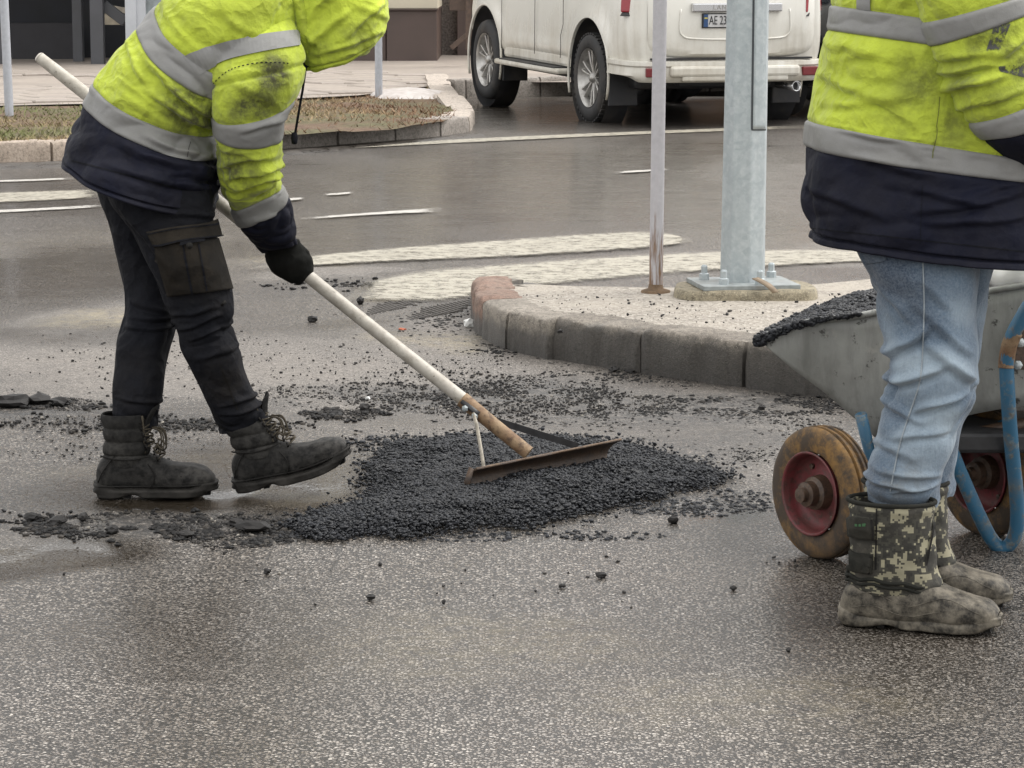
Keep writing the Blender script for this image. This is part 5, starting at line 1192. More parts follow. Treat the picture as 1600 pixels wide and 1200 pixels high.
# ================================================================== standing worker
def denim():
    m = NT('faded blue denim'); n = m.noise(7, 6, .6); d = m.attr('dirt'); f = m.attr('fade'); w_ = m.noise(210, 4, .75); st = m.noise(1, 5, .7, co=m.co((260, 260, 30)))
    k = m.math('ADD', f, m.math('MULTIPLY', m.math('SUBTRACT', n, .5), .5), clamp=True)
    c = m.ramp(k, [(0, (.03, .047, .078)), (.5, (.10, .145, .20)), (1, (.30, .37, .43))])
    c = m.mix(m.math('MULTIPLY', m.math('SUBTRACT', w_, .35), .7, clamp=True), c, (.42, .48, .53)); c = m.mix(m.math('MULTIPLY', m.math('SUBTRACT', st, .45), .8, clamp=True), c, (.03, .05, .09))
    c = m.mix(m.math('MULTIPLY', d, m.ramp(m.noise(12, 7, .7), [(.4, 0.), (.65, .8)])), c, (.13, .115, .09))
    b = m.bump(w_, .3, .002); b = m.bump(m.math('ADD', m.vor(13), m.math('MULTIPLY', m.noise(30, 5, .6, dist=.5), .8)), .4, .016, normal=b)
    m.bsdf(Base_Color=c, Roughness=.88, Normal=b, Sheen_Weight=.2); m.b.inputs['Specular IOR Level'].default_value = .2; return m.m
M_DEN = denim()
def camo():
    m = NT('digital camouflage cloth'); sn = m.node('VectorMath', {'operation': 'SNAP'}); m.t.links.new(m.tc.outputs['UV'], sn.inputs[0]); sn.inputs[1].default_value = (.0042, .0042, .0042)
    a = m.noise(30, 3, .6, co=sn.outputs[0]); b_ = m.noise(62, 3, .6, co=sn.outputs[0])
    k = m.math('ADD', m.math('MULTIPLY', a, .65), m.math('MULTIPLY', b_, .35))
    n = m.t.nodes.new('ShaderNodeValToRGB'); m.t.links.new(k, n.inputs[0]); n.color_ramp.interpolation = 'CONSTANT'; e = n.color_ramp.elements
    e[0].position = 0; e[0].color = (.022, .021, .017, 1); e[1].position = .47; e[1].color = (.042, .040, .031, 1)
    q = e.new(.528); q.color = (.27, .25, .17, 1); q = e.new(.66); q.color = (.19, .18, .13, 1)
    c = m.mix(m.math('MULTIPLY', m.attr('dirt'), m.ramp(m.noise(14, 7, .7), [(.42, 0.), (.66, .8)])), n.outputs[0], (.10, .088, .07))
    bb = m.bump(m.noise(420, 2), .2, .0015); bb = m.bump(m.noise(35, 6, .6), .3, .008, normal=bb)
    m.bsdf(Base_Color=c, Roughness=.85, Normal=bb); return m.m
M_CAMO = camo()
M_GAL = cloth('muddy rubber galosh', (.022, .021, .0195), dmin=.06, ns=22, var=.4, rough=.55, dirtcol=(.22, .195, .155), weave=300, wr=.2, sheen=0)
M_STRAP = cloth('dark olive strap', (.018, .0185, .016), dmin=.1, var=.3, dirtcol=(.06, .054, .044))
Y2 = 5.84
W2 = thing('person', G(1440, 985), 'worker in blue jeans and camouflage boots standing before the wheelbarrow', 'person')
j2 = Loft([ring(1267, 374, 1648, 412, Y2, .21, 0, .006), ring(1262, 354, 1652, 394, Y2, .215, 0, .006), ring(1256, 290, 1656, 342, Y2, .22, 0, .006), ring(1258, 229, 1650, 282, Y2, .22, 0, .004), ring(1264, 189, 1642, 250, Y2, .22, 0, .0), ring(1274, 140, 1634, 198, Y2, .22),
           ring(1290, 46, 1624, 92, Y2, .22), ring(1297, 8, 1622, 54, Y2, .22), ring(1312, -42, 1612, -8, Y2, .22), ring(1345, -105, 1585, -80, Y2, .20), ring(1405, -140, 1535, -130, Y2, .11), ring(1430, -160, 1515, -155, Y2, .08)])
ap2 = P(1480, 160, Y2-.22)
C2 = creases(Y2-.22, [(1300, 70, 1400, 92, .014, .010), (1284, 118, 1390, 160, .016, .013), (1330, 96, 1372, 78, .012, .010), (1436, 86, 1466, 150, .014, .013), (1300, 165, 1420, 150, .016, .008), (1340, 246, 1440, 268, .014, .012), (1446, 332, 1592, 306, .013, .015), (1465, 350, 1592, 342, .012, .012), (1440, 296, 1540, 322, .014, .012), (1280, 300, 1380, 340, .016, .009), (1470, 318, 1590, 290, .012, .010), (1330, 205, 1400, 222, .010, .008)])
def j2d(t, th, p):
    q = (p-ap2).length; near = math.exp(-(q/.16)**2)
    r = .010*fold(p, Vector((.85, 0, -.5)), 10, 4, 11)+.009*near*roll(p, Vector((.75, 0, -.65)), 15, 4, 12)+.005*roll(p, Vector((.9, 0, .35)), 8, 2.5, 14, .05)
    if t < 3: r += .006*roll(p, Vector((.98, 0, .12)), 11, 2.6, 15)*sstep(.8, 1.5, t)
    r -= .012*math.exp(-((t-.78)/.07)**2); r += .006*math.exp(-((t-.3)/.3)**2)
    for tb in (3, 4, 6, 7): r -= .004*math.exp(-((t-tb)/.05)**2)
    return r+crease(C2, p, Y2)
j2.grid(198, 130, j2d)
jn = gar('jacket', j2.part(0, 3), M_NAVY, W2, base=.14); jn['label'] = 'navy lower part of the jacket'
gar('lining', j2.part(0, 3, off=-.012), M_NAVY, jn)
jy = gar('jacket_shell', j2.part(3, 11, cap1=True), M_YEL, W2, [(P(1455, 130, Y2-.22), .12, .6), (P(1480, 185, Y2-.22), .10, .6), (P(1420, 180, Y2-.22), .14, .35)], .2)
gar('reflective_band', j2.part(3.0, 4.0, off=.0028), M_BAND, jy, base=.22); gar('reflective_band', j2.part(6.0, 7.0, off=.0028), M_BAND, jy, base=.2)
jb2 = bvh_of(j2.part(0, 11)); M_SEAM = cloth('olive seam', (.16, .18, .03), var=.3)
gar('reflective_band', decal(jb2, [(1341, -80), (1362, -80), (1361, 15), (1340, 13)], 6, 20, .0035), M_BAND, jy, base=.2)
for q in ([(1467, 150), (1468.4, 150), (1463, 214), (1461.5, 214)], [(1461.5, 214), (1463, 214), (1457, 248), (1455.5, 248)], [(1441, 290), (1442, 290), (1438, 382), (1437, 382)]):
    gar('seam', decal(jb2, q, 1, 14, .0038), M_TRS if q[0][1] > 280 else M_SEAM, jy)
gar('hem_stitch', decal(jb2, [(1270, 357), (1270, 355.6), (1600, 392), (1600, 394)], 1, 30, .002), M_TRS, jn)
s2_ = Loft([ring(1390, -80, 1600, -115, Y2-.14, .11), ring(1408, -35, 1604, -75, Y2-.18, .115), ring(1437, 36, 1608, -13, Y2-.20, .11), ring(1450, 73, 1614, 16, Y2-.205, .105), ring(1466, 108, 1622, 58, Y2-.205, .10), ring(1474, 144, 1634, 96, Y2-.205, .096), ring(1512, 191, 1652, 132, Y2-.20, .09, 0, .01), ring(1534, 216, 1668, 168, Y2-.19, .085, 0, .01),
            ring(1570, 250, 1690, 205, Y2-.16, .075), ring(1610, 285, 1715, 240, Y2-.12, .062), ring(1660, 318, 1735, 280, Y2-.09, .05)])
CS2 = creases(Y2-.3, [(1470, 120, 1540, 100, .013, .014), (1475, 145, 1560, 118, .013, .016), (1500, 172, 1600, 140, .012, .012), (1480, 90, 1560, 84, .013, .010), (1560, 90, 1600, 60, .012, .010)])
def s2d(t, th, p):
    e = math.exp(-((t-5.2)/1.0)**2)
    r = .008*fold(p, Vector((.7, 0, .4)), 15, 5, 21)+.006*e*roll(p, Vector((.95, 0, .3)), 13, 4, 22)+.005*nz(p, 9, 4)
    for tb in (2, 3, 6, 7): r -= .004*math.exp(-((t-tb)/.06)**2)
    return r+crease(CS2, p, Y2)
s2_.grid(150, 72, s2d)
sv2 = gar('sleeve', s2_.part(0, 7), M_YEL, W2, [(P(1555, 70, Y2-.3), .08, .9), (P(1500, 130, Y2-.3), .09, .6), (P(1540, 150, Y2-.3), .1, .5), (P(1590, 110, Y2-.3), .07, .6)], .3)
sbv = bvh_of(s2_.part(0, 10))
gar('reflective_band', s2_.part(2.0, 3.0, off=.0028), M_BAND, sv2, base=.25); gar('reflective_band', s2_.part(6.0, 7.0, off=.0028), M_BAND, sv2, base=.2)
gar('cuff', s2_.part(7, 10), M_NAVY, sv2)
# tar smears on the sleeve
M_SMEAR = NT('tar smear'); _k = M_SMEAR.noise(30, 7, .75); M_SMEAR.bsdf(Base_Color=(.045, .045, .045), Roughness=.6, Alpha=M_SMEAR.ramp(_k, [(.47, 0.), (.56, .9)])); M_SMEAR = M_SMEAR.m
for q in ([(1558, 26), (1580, 34), (1562, 78), (1540, 82)], [(1560, 104), (1604, 98), (1604, 122), (1562, 112)], [(1548, 20), (1572, 28), (1568, 44), (1552, 36)]): obj('tar_smear', decal(sbv, q, 12, 12, .0012), M_SMEAR, sv2)
fs = [P(1560, -20, Y2+.2), P(1600, 110, Y2+.27), P(1640, 230, Y2+.28), P(1640, 320, Y2+.26), P(1650, 370, Y2+.25)]
gar('sleeve', tube(cat_rom(fs, 10), [.105-.045*i/40 for i in range(41)], 26), M_YEL, W2, [(P(1600, 300, Y2+.2), .2, .9)], .3)
def mitt(c, d):
    d = Vector(d).normalized(); a = d.orthogonal().normalized(); b = d.cross(a); parts = []
    lo = Loft([(c+d*(.02*i), a*[.03, .045, .048, .045, .03][i], b*[.025, .03, .03, .028, .02][i], 2.4) for i in range(5)]); lo.grid(16, 20, None); parts.append(lo.part(0, 4, cap0=True, cap1=True))
    for i in range(4):
        k = c+d*.075+a*(-.033+.022*i); parts.append(tube([k, k+d*.03, k+d*.042+b*.022, k+d*.03+b*.045, k+d*.008+b*.05], [.012, .012, .0115, .011, .008], 10))
    k = c+d*.02-a*.04; parts.append(tube([k, k-a*.02+d*.025, k-a*.012+d*.05+b*.02, k+d*.055+b*.04], [.014, .013, .012, .009], 10))
    return join(*parts)
gar('glove', mitt(P(1700, 300, Y2-.1), (.8, 0, -.5)), M_GLV, W2); gar('glove', mitt(P(1652, 375, Y2+.25), (.1, 0, -1)), M_GLV, W2)
head(W2, P(1490, -240, Y2), (1, 0, -.15), (.15, 0, 1))
hh = Loft([ring(1440, -345, 1520, -350, Y2, .06), ring(1410, -315, 1545, -322, Y2, .105), ring(1398, -260, 1555, -265, Y2, .125), ring(1400, -200, 1548, -205, Y2, .12), ring(1408, -150, 1535, -150, Y2, .10), ring(1400, -125, 1540, -120, Y2, .12)]); hh.grid(50, 60, lambda t, th, p: .006*nz(p, 9)-(.05*max(0, math.cos(th))**8 if 1.2 < t < 4 else 0))
gar('hood', hh.part(0, hh.n, cap0=True), M_YEL, W2, base=.2)
# jeans
q1 = Loft([ring(1330, 345, 1530, 355, Y2-.04, .10), ring(1332, 370, 1530, 382, Y2-.06, .105), ring(1339, 394, 1529, 408, Y2-.07, .112), ring(1357, 428, 1528, 440, Y2-.08, .115), ring(1369, 458, 1527, 470, Y2-.08, .11), ring(1373, 490, 1526, 503, Y2-.08, .105), ring(1382, 534, 1530, 549, Y2-.08, .10), ring(1385, 580, 1528, 588, Y2-.08, .096), ring(1386, 607, 1520, 624, Y2-.08, .093),
           ring(1378, 641, 1506, 647, Y2-.08, .09), ring(1367, 692, 1491, 690, Y2-.08, .086), ring(1357, 733, 1475, 736, Y2-.08, .084), ring(1350, 760, 1463, 770, Y2-.08, .08), ring(1356, 780, 1462, 788, Y2-.08, .066)])
CQ = creases(Y2-.18, [(1384, 572, 1446, 512, .013, .018), (1388, 606, 1470, 572, .013, .018), (1450, 540, 1528, 602, .014, .016), (1436, 642, 1522, 612, .012, .018), (1384, 634, 1440, 660, .012, .012), (1440, 484, 1510, 552, .012, .012), (1356, 756, 1420, 766, .009, .014), (1380, 742, 1464, 748, .010, .011), (1400, 772, 1462, 764, .008, .012), (1376, 450, 1420, 500, .012, .010), (1400, 690, 1480, 676, .012, .010), (1440, 440, 1480, 480, .011, .008), (1366, 700, 1430, 720, .012, .008)])
def q1d(t, th, p):
    kn = math.exp(-((t-8)/1.7)**2); an = sstep(11.3, 12.6, t); up_ = sstep(5, 2, t)
    x = p.dot(Vector((.25, 0, .97))); 
    r = .007*fold(p, Vector((.9, 0, -.42)), 14, 5, 31)+.013*kn*roll(p, Vector((.93, 0, .36)), 13, 3, 32)+.008*an*roll(p, Vector((.97, 0, -.2)), 22, 5, 33, .015)+.004*nz(p, 9, 3)+.005*up_*roll(p, Vector((.6, 0, -.8)), 12, 3, 34)
    return r+crease(CQ, p, Y2)
q1.grid(200, 84, q1d)
je = gar('jeans', q1.part(0, q1.n), M_DEN, W2, [(P(1400, 760, Y2-.18), .1, .8)], .12)
def fade_of(o, L):
    vals = []
    for v in o.data.vertices:
        p = v.co; s = .40+.5*fold(p, Vector((.9, 0, -.3)), 14, 5, 41)
        for c, r, a in L:
            d = (p-c).length/r
            if d < 1: s += a*(1-d*d)
        vals.append(min(1, max(0, s)))
    attr(o, 'fade', vals)
FD = [(P(1420, 500, Y2-.2), .10, -.35), (P(1480, 470, Y2-.2), .14, .22), (P(1500, 590, Y2-.18), .10, .4), (P(1410, 560, Y2-.18), .09, .35), (P(1430, 690, Y2-.17), .14, .35), (P(1400, 420, Y2-.2), .12, -.25), (P(1345, 400, Y2-.1), .14, -.4), (P(1395, 640, Y2-.17), .05, -.3), (P(1480, 640, Y2-.17), .06, .3), (P(1375, 660, Y2-.15), .06, -.2)]
fade_of(je, FD)
q2 = Loft([ring(1380, 360, 1560, 365, Y2+.09, .14), ring(1385, 400, 1552, 405, Y2+.09, .12), ring(1395, 480, 1540, 480, Y2+.1, .108), ring(1402, 560, 1528, 560, Y2+.1, .098), ring(1405, 620, 1520, 620, Y2+.1, .092), ring(1405, 660, 1506, 655, Y2+.1, .088), ring(1405, 700, 1494, 700, Y2+.1, .084), ring(1405, 738, 1490, 736, Y2+.1, .082), ring(1410, 766, 1491, 758, Y2+.1, .078), ring(1415, 778, 1486, 770, Y2+.1, .066)])
q2.grid(140, 64, lambda t, th, p: .006*fold(p, Vector((.95, 0, .2)), 24, 6, 36)+.010*sstep(6.5, 8.5, t)*fold(p, Vector((.97, 0, -.2)), 42, 8, 37))
jl = gar('jeans_leg', q2.part(0, q2.n), M_DEN, je); fade_of(jl, [])
qb = bvh_of(q1.part(0, q1.n))
M_THR = cloth('pale denim thread', (.30, .34, .37), var=.2)
sm = cat_rom([Vector((a, b, 0)) for a, b in ((1442, 402), (1443, 440), (1444, 480), (1442, 540), (1440, 575), (1435, 605), (1420, 650), (1407, 690), (1398, 730), (1391, 768))], 6)
pts = []
for q in sm:
    d = ray(q.x, q.y).normalized(); h = qb.ray_cast(Vector((0, 0, CAM_H)), d)
    if h[0]: pts.append(h[0]-d*.0016)
gar('side_seam', tube(pts, .0016, 6), M_THR, je)
gar('rear_pocket', decal(qb, [(1344, 388), (1388, 386), (1384, 408), (1352, 412)], 10, 8, .004), M_DEN, je, base=.2); fade_of(bpy.data.objects[je.children[-1].name], [(P(1365, 400, Y2-.15), .3, -.3)])
# boots
up2 = [(-.008, .03, .02, .06), (.006, .044, .012, .09), (.04, .053, .01, .105), (.08, .056, .01, .108), (.13, .057, .01, .110), (.175, .058, .01, .105), (.205, .060, .01, .094), (.235, .062, .01, .082), (.265, .059, .011, .074), (.295, .053, .012, .066), (.313, .042, .015, .054), (.323, .026, .02, .042)]
sh2 = [(.075, .01, .198, .056), (.095, .006, .205, .060), (.115, .008, .198, .062), (.14, .009, .19, .064), (.19, .008, .186, .067), (.24, .006, .184, .069), (.268, .008, .182, .068)]
def boot2(heel, toe, label, seed, detail):
    f = (toe-heel).normalized(); M = frame(heel, f, (0, 0, 1)); b, XF, ls, shaft = boot(M, W2, label, .32, up2, sh2, -.02, .004, 'plain', (M_GAL, M_CAMO, M_GAL), seed)
    Mi = M.inverted()
    def uvf(i):
        p = Mi @ shaft.data.vertices[i].co; return (math.atan2(p.y, p.x-.1)*.075+seed*.37, p.z)
    uvmap(shaft, uvf)
    gar('top_binding', XF(tube([Vector((.095+.092*math.cos(a)-.0034, .070*math.sin(a), .270)) for a in [2*math.pi*k/32 for k in range(33)]], .005, 8)), M_STRAP, shaft)
    for zz, am in ((.108, .0042), (.098, .0036)): gar('gathered_roll', XF(tube([Vector((.10+.100*math.cos(a), .0645*math.sin(a), zz+.014*max(0, math.cos(a))*-1+.003*math.sin(9*a))) for a in [2*math.pi*k/40 for k in range(41)]], am, 8)), M_STRAP, shaft)
    if detail:
        sv = bvh_of(ls and ([M @ v for r in ls.g for v in r], [(i*44+j, i*44+(j+1) % 44, (i+1)*44+(j+1) % 44, (i+1)*44+j) for i in range(len(ls.g)-1) for j in range(44)]))
        for q in ([(1327, 806), (1366, 811), (1367, 843), (1329, 838)], [(1322, 861), (1365, 866), (1363, 897), (1324, 889)]):
            s_ = gar('strap', decal(sv, q, 10, 8, .008), M_STRAP, shaft, base=.45, solid=.008, bevel=.002)
            gar('strap_edge', decal(sv, [(q[1][0]-3, q[1][1]), q[1], q[2], (q[2][0]-3, q[2][1])], 2, 6, .010), M_SOL, shaft)
        tg_ = NT('strap print green'); tg_.bsdf(Base_Color=(.035, .10, .04), Roughness=.8)
        for k in range(3):
            u0 = 1340+k*5.5; obj('strap_print', decal(sv, [(u0, 817), (u0+4, 817.4), (u0+4, 822), (u0, 821.6)], 2, 2, .0092), tg_.m, shaft)
        gar('side_piping', decal(sv, [(1460, 798), (1463, 798), (1447, 884), (1444, 884)], 2, 20, .004), M_SOL, shaft)
        gar('side_piping', decal(sv, [(1369, 790), (1371, 790), (1370, 890), (1367, 890)], 2, 20, .002), M_SOL, shaft)
    for zz in (.045, .07): gar('moulded_line', XF(tube([Vector((.02+.27*k/14, -(.0545+.006*math.sin(math.pi*k/14)), zz+.012*math.sin(k*.75)*(1 if zz > .05 else .7)-.03*max(0, k/14-.6))) for k in range(15)], .0009, 6)), M_GAL, b, base=.9)
boot2(G(1322, 972), G(1560, 990), 'near camouflage boot with two straps', 2, True)
boot2(G(1345, 938), G(1581, 950), 'far camouflage boot half hidden behind the near one', 6, False)

# ================================================================== wheelbarrow
def tray_mat():
    m = NT('galvanised tray with mortar'); n = m.noise(6, 7, .65); n2 = m.noise(30, 6, .7); st = m.noise(1, 6, .65, co=m.co((22, 22, 2.5)))
    c = m.ramp(n, [(.3, (.25, .255, .24)), (.7, (.36, .365, .345))]); c = m.mix(m.ramp(st, [(.45, 0.), (.7, .6)]), c, (.14, .14, .13))
    c = m.mix(m.ramp(n2, [(.60, 0.), (.66, .85)]), c, (.035, .033, .03)); c = m.mix(m.ramp(m.noise(18, 6, .7), [(.6, 0.), (.7, .5)]), c, (.38, .37, .34))
    m.bsdf(Base_Color=c, Roughness=.55, Metallic=.15, Normal=m.bump(n2, .25, .004)); return m.m
M_TRAY = tray_mat()
M_BLUE = NT('chipped blue paint'); _k = M_BLUE.noise(28, 7, .7); _c = M_BLUE.mix(M_BLUE.ramp(_k, [(.52, 0.), (.62, 1.)]), (.03, .115, .20), M_BLUE.ramp(M_BLUE.noise(70, 5), [(.4, (.16, .20, .21)), (.6, (.12, .10, .08))]))
_c = M_BLUE.mix(M_BLUE.ramp(M_BLUE.noise(9, 7, .7), [(.55, 0.), (.7, .6)]), _c, (.10, .13, .15)); M_BLUE.bsdf(Base_Color=_c, Roughness=.5, Normal=M_BLUE.bump(_k, .3, .003)); M_BLUE = M_BLUE.m
M_BTYRE = NT('ochre rubber tyre with tar'); _n = M_BTYRE.noise(16, 8, .72); _n2 = M_BTYRE.noise(5, 5); _c = M_BTYRE.mix(M_BTYRE.ramp(_n2, [(.4, 0.), (.62, 1.)]), (.22, .12, .034), (.085, .055, .032))
_c = M_BTYRE.mix(M_BTYRE.ramp(_n, [(.38, 0.), (.54, .92)]), _c, (.04, .03, .023)); M_BTYRE.bsdf(Base_Color=_c, Roughness=.75, Normal=M_BTYRE.bump(_n, .4, .005)); M_BTYRE = M_BTYRE.m
M_BRIM = rust('dull red rim', (.16, .022, .028), (.10, .03, .028), (.045, .028, .022), .55, 16)
M_GREASE = rust('greasy brown hub', (.05, .03, .02), (.09, .055, .035), (.02, .016, .013), .5, 30)
def barrow():
    t = thing('wheelbarrow', G(1400, 870), 'grey two wheeled wheelbarrow with ochre tyres loaded with asphalt', 'wheelbarrow')
    yd = lambda u: 6.52-(u-1188)*.00042
    Wv = Vector((.22, .60, 0))
    # tray: near-side outline (seen points), far side is the same outline one width across; floor is narrower than the rim
    rim = [(1186, 530), (1260, 505), (1345, 494), (1450, 472), (1560, 453), (1740, 425)]
    flo = [(1192, 536), (1262, 603), (1340, 672), (1380, 692), (1520, 652), (1700, 628)]
    n = 6; sub = 6
    def cr(L): return [P(q.x, q.y, yd(q.x)) for q in cat_rom([Vector((a, b, 0)) for a, b in L], sub)]
    rn, fn = cr(rim), cr(flo); k = len(rn); V, F = [], []; rowsN = 8
    for i in range(k):
        a, b = rn[i], fn[i]; ins = .10*sstep(0, 10, i)
        for j in range(rowsN+1):
            q = j/rowsN; V.append(a.lerp(b, q)+Wv*(ins*q)+Vector((0, -.012*math.sin(math.pi*q)*sstep(0, 10, i), 0)))
        for j in range(1, 6):
            q = j/6; V.append((b+Wv*ins).lerp(b+Wv*(1-ins), q))
        for j in range(rowsN+1):
            q = 1-j/rowsN; V.append(a.lerp(b, q)+Wv*(1-ins*q))
    mcol = 2*(rowsN+1)+5
    for i in range(k-1):
        for j in range(mcol-1): F.append((i*mcol+j, i*mcol+j+1, (i+1)*mcol+j+1, (i+1)*mcol+j))
    F.append(tuple((k-1)*mcol+j for j in range(mcol)))
    V = [p+Vector((0, .010*nz(p, 5)+.006*nz(p, 11), .002*nz(p, 9))) for p in V]
    tr = obj('tray', (V, F), M_TRAY, t, solid=.004)
    rp = [rn[i]+Vector((0, 0, .002)) for i in range(0, k, 2)]; obj('rim', tube(rp, .0075, 10), M_TRAY, tr)
    obj('rim', tube([p+Wv for p in rp], .0075, 10), M_TRAY, tr); obj('rim', tube([rp[0]+Wv*(q/5) for q in range(6)], .0075, 10), M_TRAY, tr)
    # wheels
    for (u, v, Y, s) in ((1286, 778, 6.37, 1), (1545, 768, 6.63, 1)):
        r = .158; c = P(u, v, Y); c.z = r-.003; wd = .088; ax = Vector((-math.sin(R(56)), -math.cos(R(56)), -.02)); M = frame(c, (0, 0, 1), ax)
        wh = bpy.data.objects.new('wheel', None); put(wh, t)
        prof = [(r*.60, .030), (r*.63, .043), (r*.72, .0465), (r*.86, .045), (r*.95, .038), (r*.98, .032), (r*.988, .025), (r*.958, .0225), (r*.958, .0175), (r*.998, .015), (r, .007), (r*.962, .0045), (r*.962, -.0045), (r, -.007), (r*.998, -.015), (r*.958, -.0175), (r*.958, -.0225), (r*.988, -.025), (r*.98, -.032), (r*.95, -.038), (r*.86, -.045), (r*.72, -.0465), (r*.63, -.043), (r*.6, -.03)]
        prof = [(a_, b_*.82) for a_, b_ in prof]; tv = lathe(prof, 64); tv = ([p+Vector((.0012*nz(p, 30), .0012*nz(p, 31), 0)) for p in tv[0]], tv[1])
        obj('tyre', xf(tv, M), M_BTYRE, wh, auto=45)
        obj('rim', xf(lathe([(r*.635, .044), (r*.615, .047), (r*.59, .042), (r*.575, .02), (r*.55, .004), (r*.46, -.002), (r*.30, .002), (r*.26, .006), (0, .006)], 44), M), M_BRIM, wh)
        obj('rim', xf(lathe([(r*.635, -.044), (r*.59, -.042), (r*.55, -.008), (r*.2, -.008), (0, -.008)], 44), M), M_BRIM, wh)
        obj('hub', xf(lathe([(r*.27, .004), (r*.25, .03), (r*.19, .036), (r*.185, .055), (r*.11, .058), (r*.11, .072), (0, .074)], 28), M), M_GREASE, wh, auto=40)
        for q in range(4): obj('rim_bolt', xf(lathe([(.007, 0), (.007, .006), (0, .007)], 6), M @ Matrix.Rotation(.6+q*math.pi/2, 4, 'Z') @ Matrix.Translation((r*.43, 0, .0))), M_GREASE, wh, smooth=False)
    ca, cb = P(1286, 778, 6.37), P(1545, 768, 6.63); ca.z = cb.z = .155
    obj('axle', tube([ca, cb], .014, 12), M_GREASE, t)
    # frame, legs and handles
    TR_ = .0172
    def leg(off, vis):
        pts = [(1405, 655, 6.40), (1450, 660, 6.37), (1478, 688, 6.36), (1500, 738, 6.38), (1530, 806, 6.41), (1549, 842, 6.43), (1564, 855, 6.44), (1580, 848, 6.43), (1589, 820, 6.41), (1588, 770, 6.38), (1580, 690, 6.33), (1575, 620, 6.29), (1573, 570, 6.28), (1577, 540, 6.27), (1592, 505, 6.26), (1625, 460, 6.25), (1720, 395, 6.22), (1850, 350, 6.16)]
        tb_ = cat_rom([P(*q)+off for q in pts], 7)
        return obj('leg_and_handle', tube(tb_, TR_, 16), M_BLUE, t)
    leg(Vector((0, 0, 0)), 1); leg(Wv*.9, 0)
    a, b = P(1345, 648, 6.42), P(1362, 720, 6.46); obj('axle_stay', tube([a, b, ca+Vector((.06, .05, .02))], .015, 12), M_BLUE, t)
    a, b = P(1500, 690, 6.7), P(1580, 660, 6.5); obj('cross_stay', tube([cb+Vector((-.09, -.03, .02)), a, b], .014, 12), M_BLUE, t)
    obj('cross_stay', tube([P(1410, 700, 6.5), P(1640, 655, 6.45)], .016, 12), M_GREASE, t)
    bx = P(1590, 545, 6.30); obj('bracket', box(bx+Vector((.02, .01, 0)), (.07, .012, .10)), M_GREASE, t, smooth=False, bevel=.003)
    jt = [P(1572, 575, 6.28), P(1573, 562, 6.28), P(1577, 540, 6.27), P(1586, 519, 6.265)]; obj('rusty_joint', tube(cat_rom(jt, 6), .0185, 14), M_RUST, t)
    for u, v in ((1594, 535), (1590, 570)): obj('bolt', xf(lathe([(.011, 0), (.011, .008), (.005, .012), (0, .013)], 6), frame(P(u, v, 6.285), (1, 0, 0), (0, -1, 0))), M_GALV, t, smooth=False)
    ul = P(1560, 660, 6.5); obj('under_tray', box(ul+Vector((.0, .05, -.03)), (.5, .34, .05)), M_TAR, t, smooth=False, bevel=.01)
    return rn, Wv
RN, WV = barrow()
# ================================================================== asphalt and debris
M_FRESH = NT('fresh asphalt'); _r = M_FRESH.attr('rnd'); M_FRESH.bsdf(Base_Color=M_FRESH.ramp(_r, [(0, (.006, .0065, .008)), (.7, (.013, .0145, .018)), (1, (.032, .034, .04))]), Roughness=M_FRESH.math('ADD', .28, M_FRESH.math('MULTIPLY', _r, .3))); M_FRESH.b.inputs['Specular IOR Level'].default_value = .28; M_FRESH = M_FRESH.m
M_BASEF = simple('fresh asphalt bed', (.012, .0125, .014), .6, vs=40, bs=150, bstr=.9, bdist=.01)
M_CRUMB = NT('old asphalt crumbs'); _r = M_CRUMB.attr('rnd'); M_CRUMB.bsdf(Base_Color=M_CRUMB.ramp(_r, [(0, (.012, .0115, .0115)), (.6, (.032, .03, .029)), (.92, (.08, .073, .066)), (1, (.26, .24, .21))]), Roughness=.6); M_CRUMB.b.inputs['Specular IOR Level'].default_value = .2; M_CRUMB = M_CRUMB.m
heap_px = [(446, 833), (480, 812), (540, 795), (580, 782), (592, 766), (588, 752), (566, 738), (580, 722), (596, 706), (640, 696), (700, 692), (760, 690), (830, 690), (900, 694), (960, 698), (1020, 708), (1060, 720), (1110, 734), (1158, 746), (1112, 758), (1060, 770), (1010, 783), (960, 797), (900, 812), (820, 822), (720, 831), (640, 836), (560, 842), (490, 843)]
HP = [tuple(G(u, v)[:2]) for u, v in heap_px]
xs = [p[0] for p in HP]; ys = [p[1] for p in HP]
def heap_h(x, y):
    d = edge_dist(x, y, HP)
    return .036*(1-math.exp(-d/.12))*(1+.35*nz((x, y, 0), 4, 2))+.008*nz((x, y, 0), 11, 3)*min(1, d/.05)
def build_heap():
    t = thing('asphalt_patch', (sum(xs)/len(xs), sum(ys)/len(ys), 0), 'mound of fresh black asphalt spread on the road under the rake', 'asphalt heap')
    cx0, cy0 = sum(xs)/len(xs), sum(ys)/len(ys)
    bed = sheet('bed', [(cx0+(x-cx0)*.9, cy0+(y-cy0)*.9) for x, y in HP], 0, M_BASEF, t, res=.03, amp=0, zfun=lambda x, y: .008+heap_h(x, y)*.92)
    P_, S_ = [], []
    while len(P_) < 56000:
        x, y = random.uniform(min(xs)-.05, max(xs)+.05), random.uniform(min(ys)-.05, max(ys)+.05)
        gj = .008 if random.random() < .8 else .035
        xx, yy = x+.035*nz((x, y, 0), 10, 1)+random.gauss(0, gj), y+.09*nz((x, y, 0), 8, 2)+random.gauss(0, gj*1.8)
        if inpoly(xx, yy, HP):
            s = random.choice((.0018, .0022, .0027, .0033, .004, .0056)); P_.append((x, y, .008+heap_h(xx, yy)+s*random.uniform(-.2, .5))); S_.append(s)
    o = rocks('grains', P_, S_, M_FRESH, t); o['kind'] = 'stuff'
build_heap()
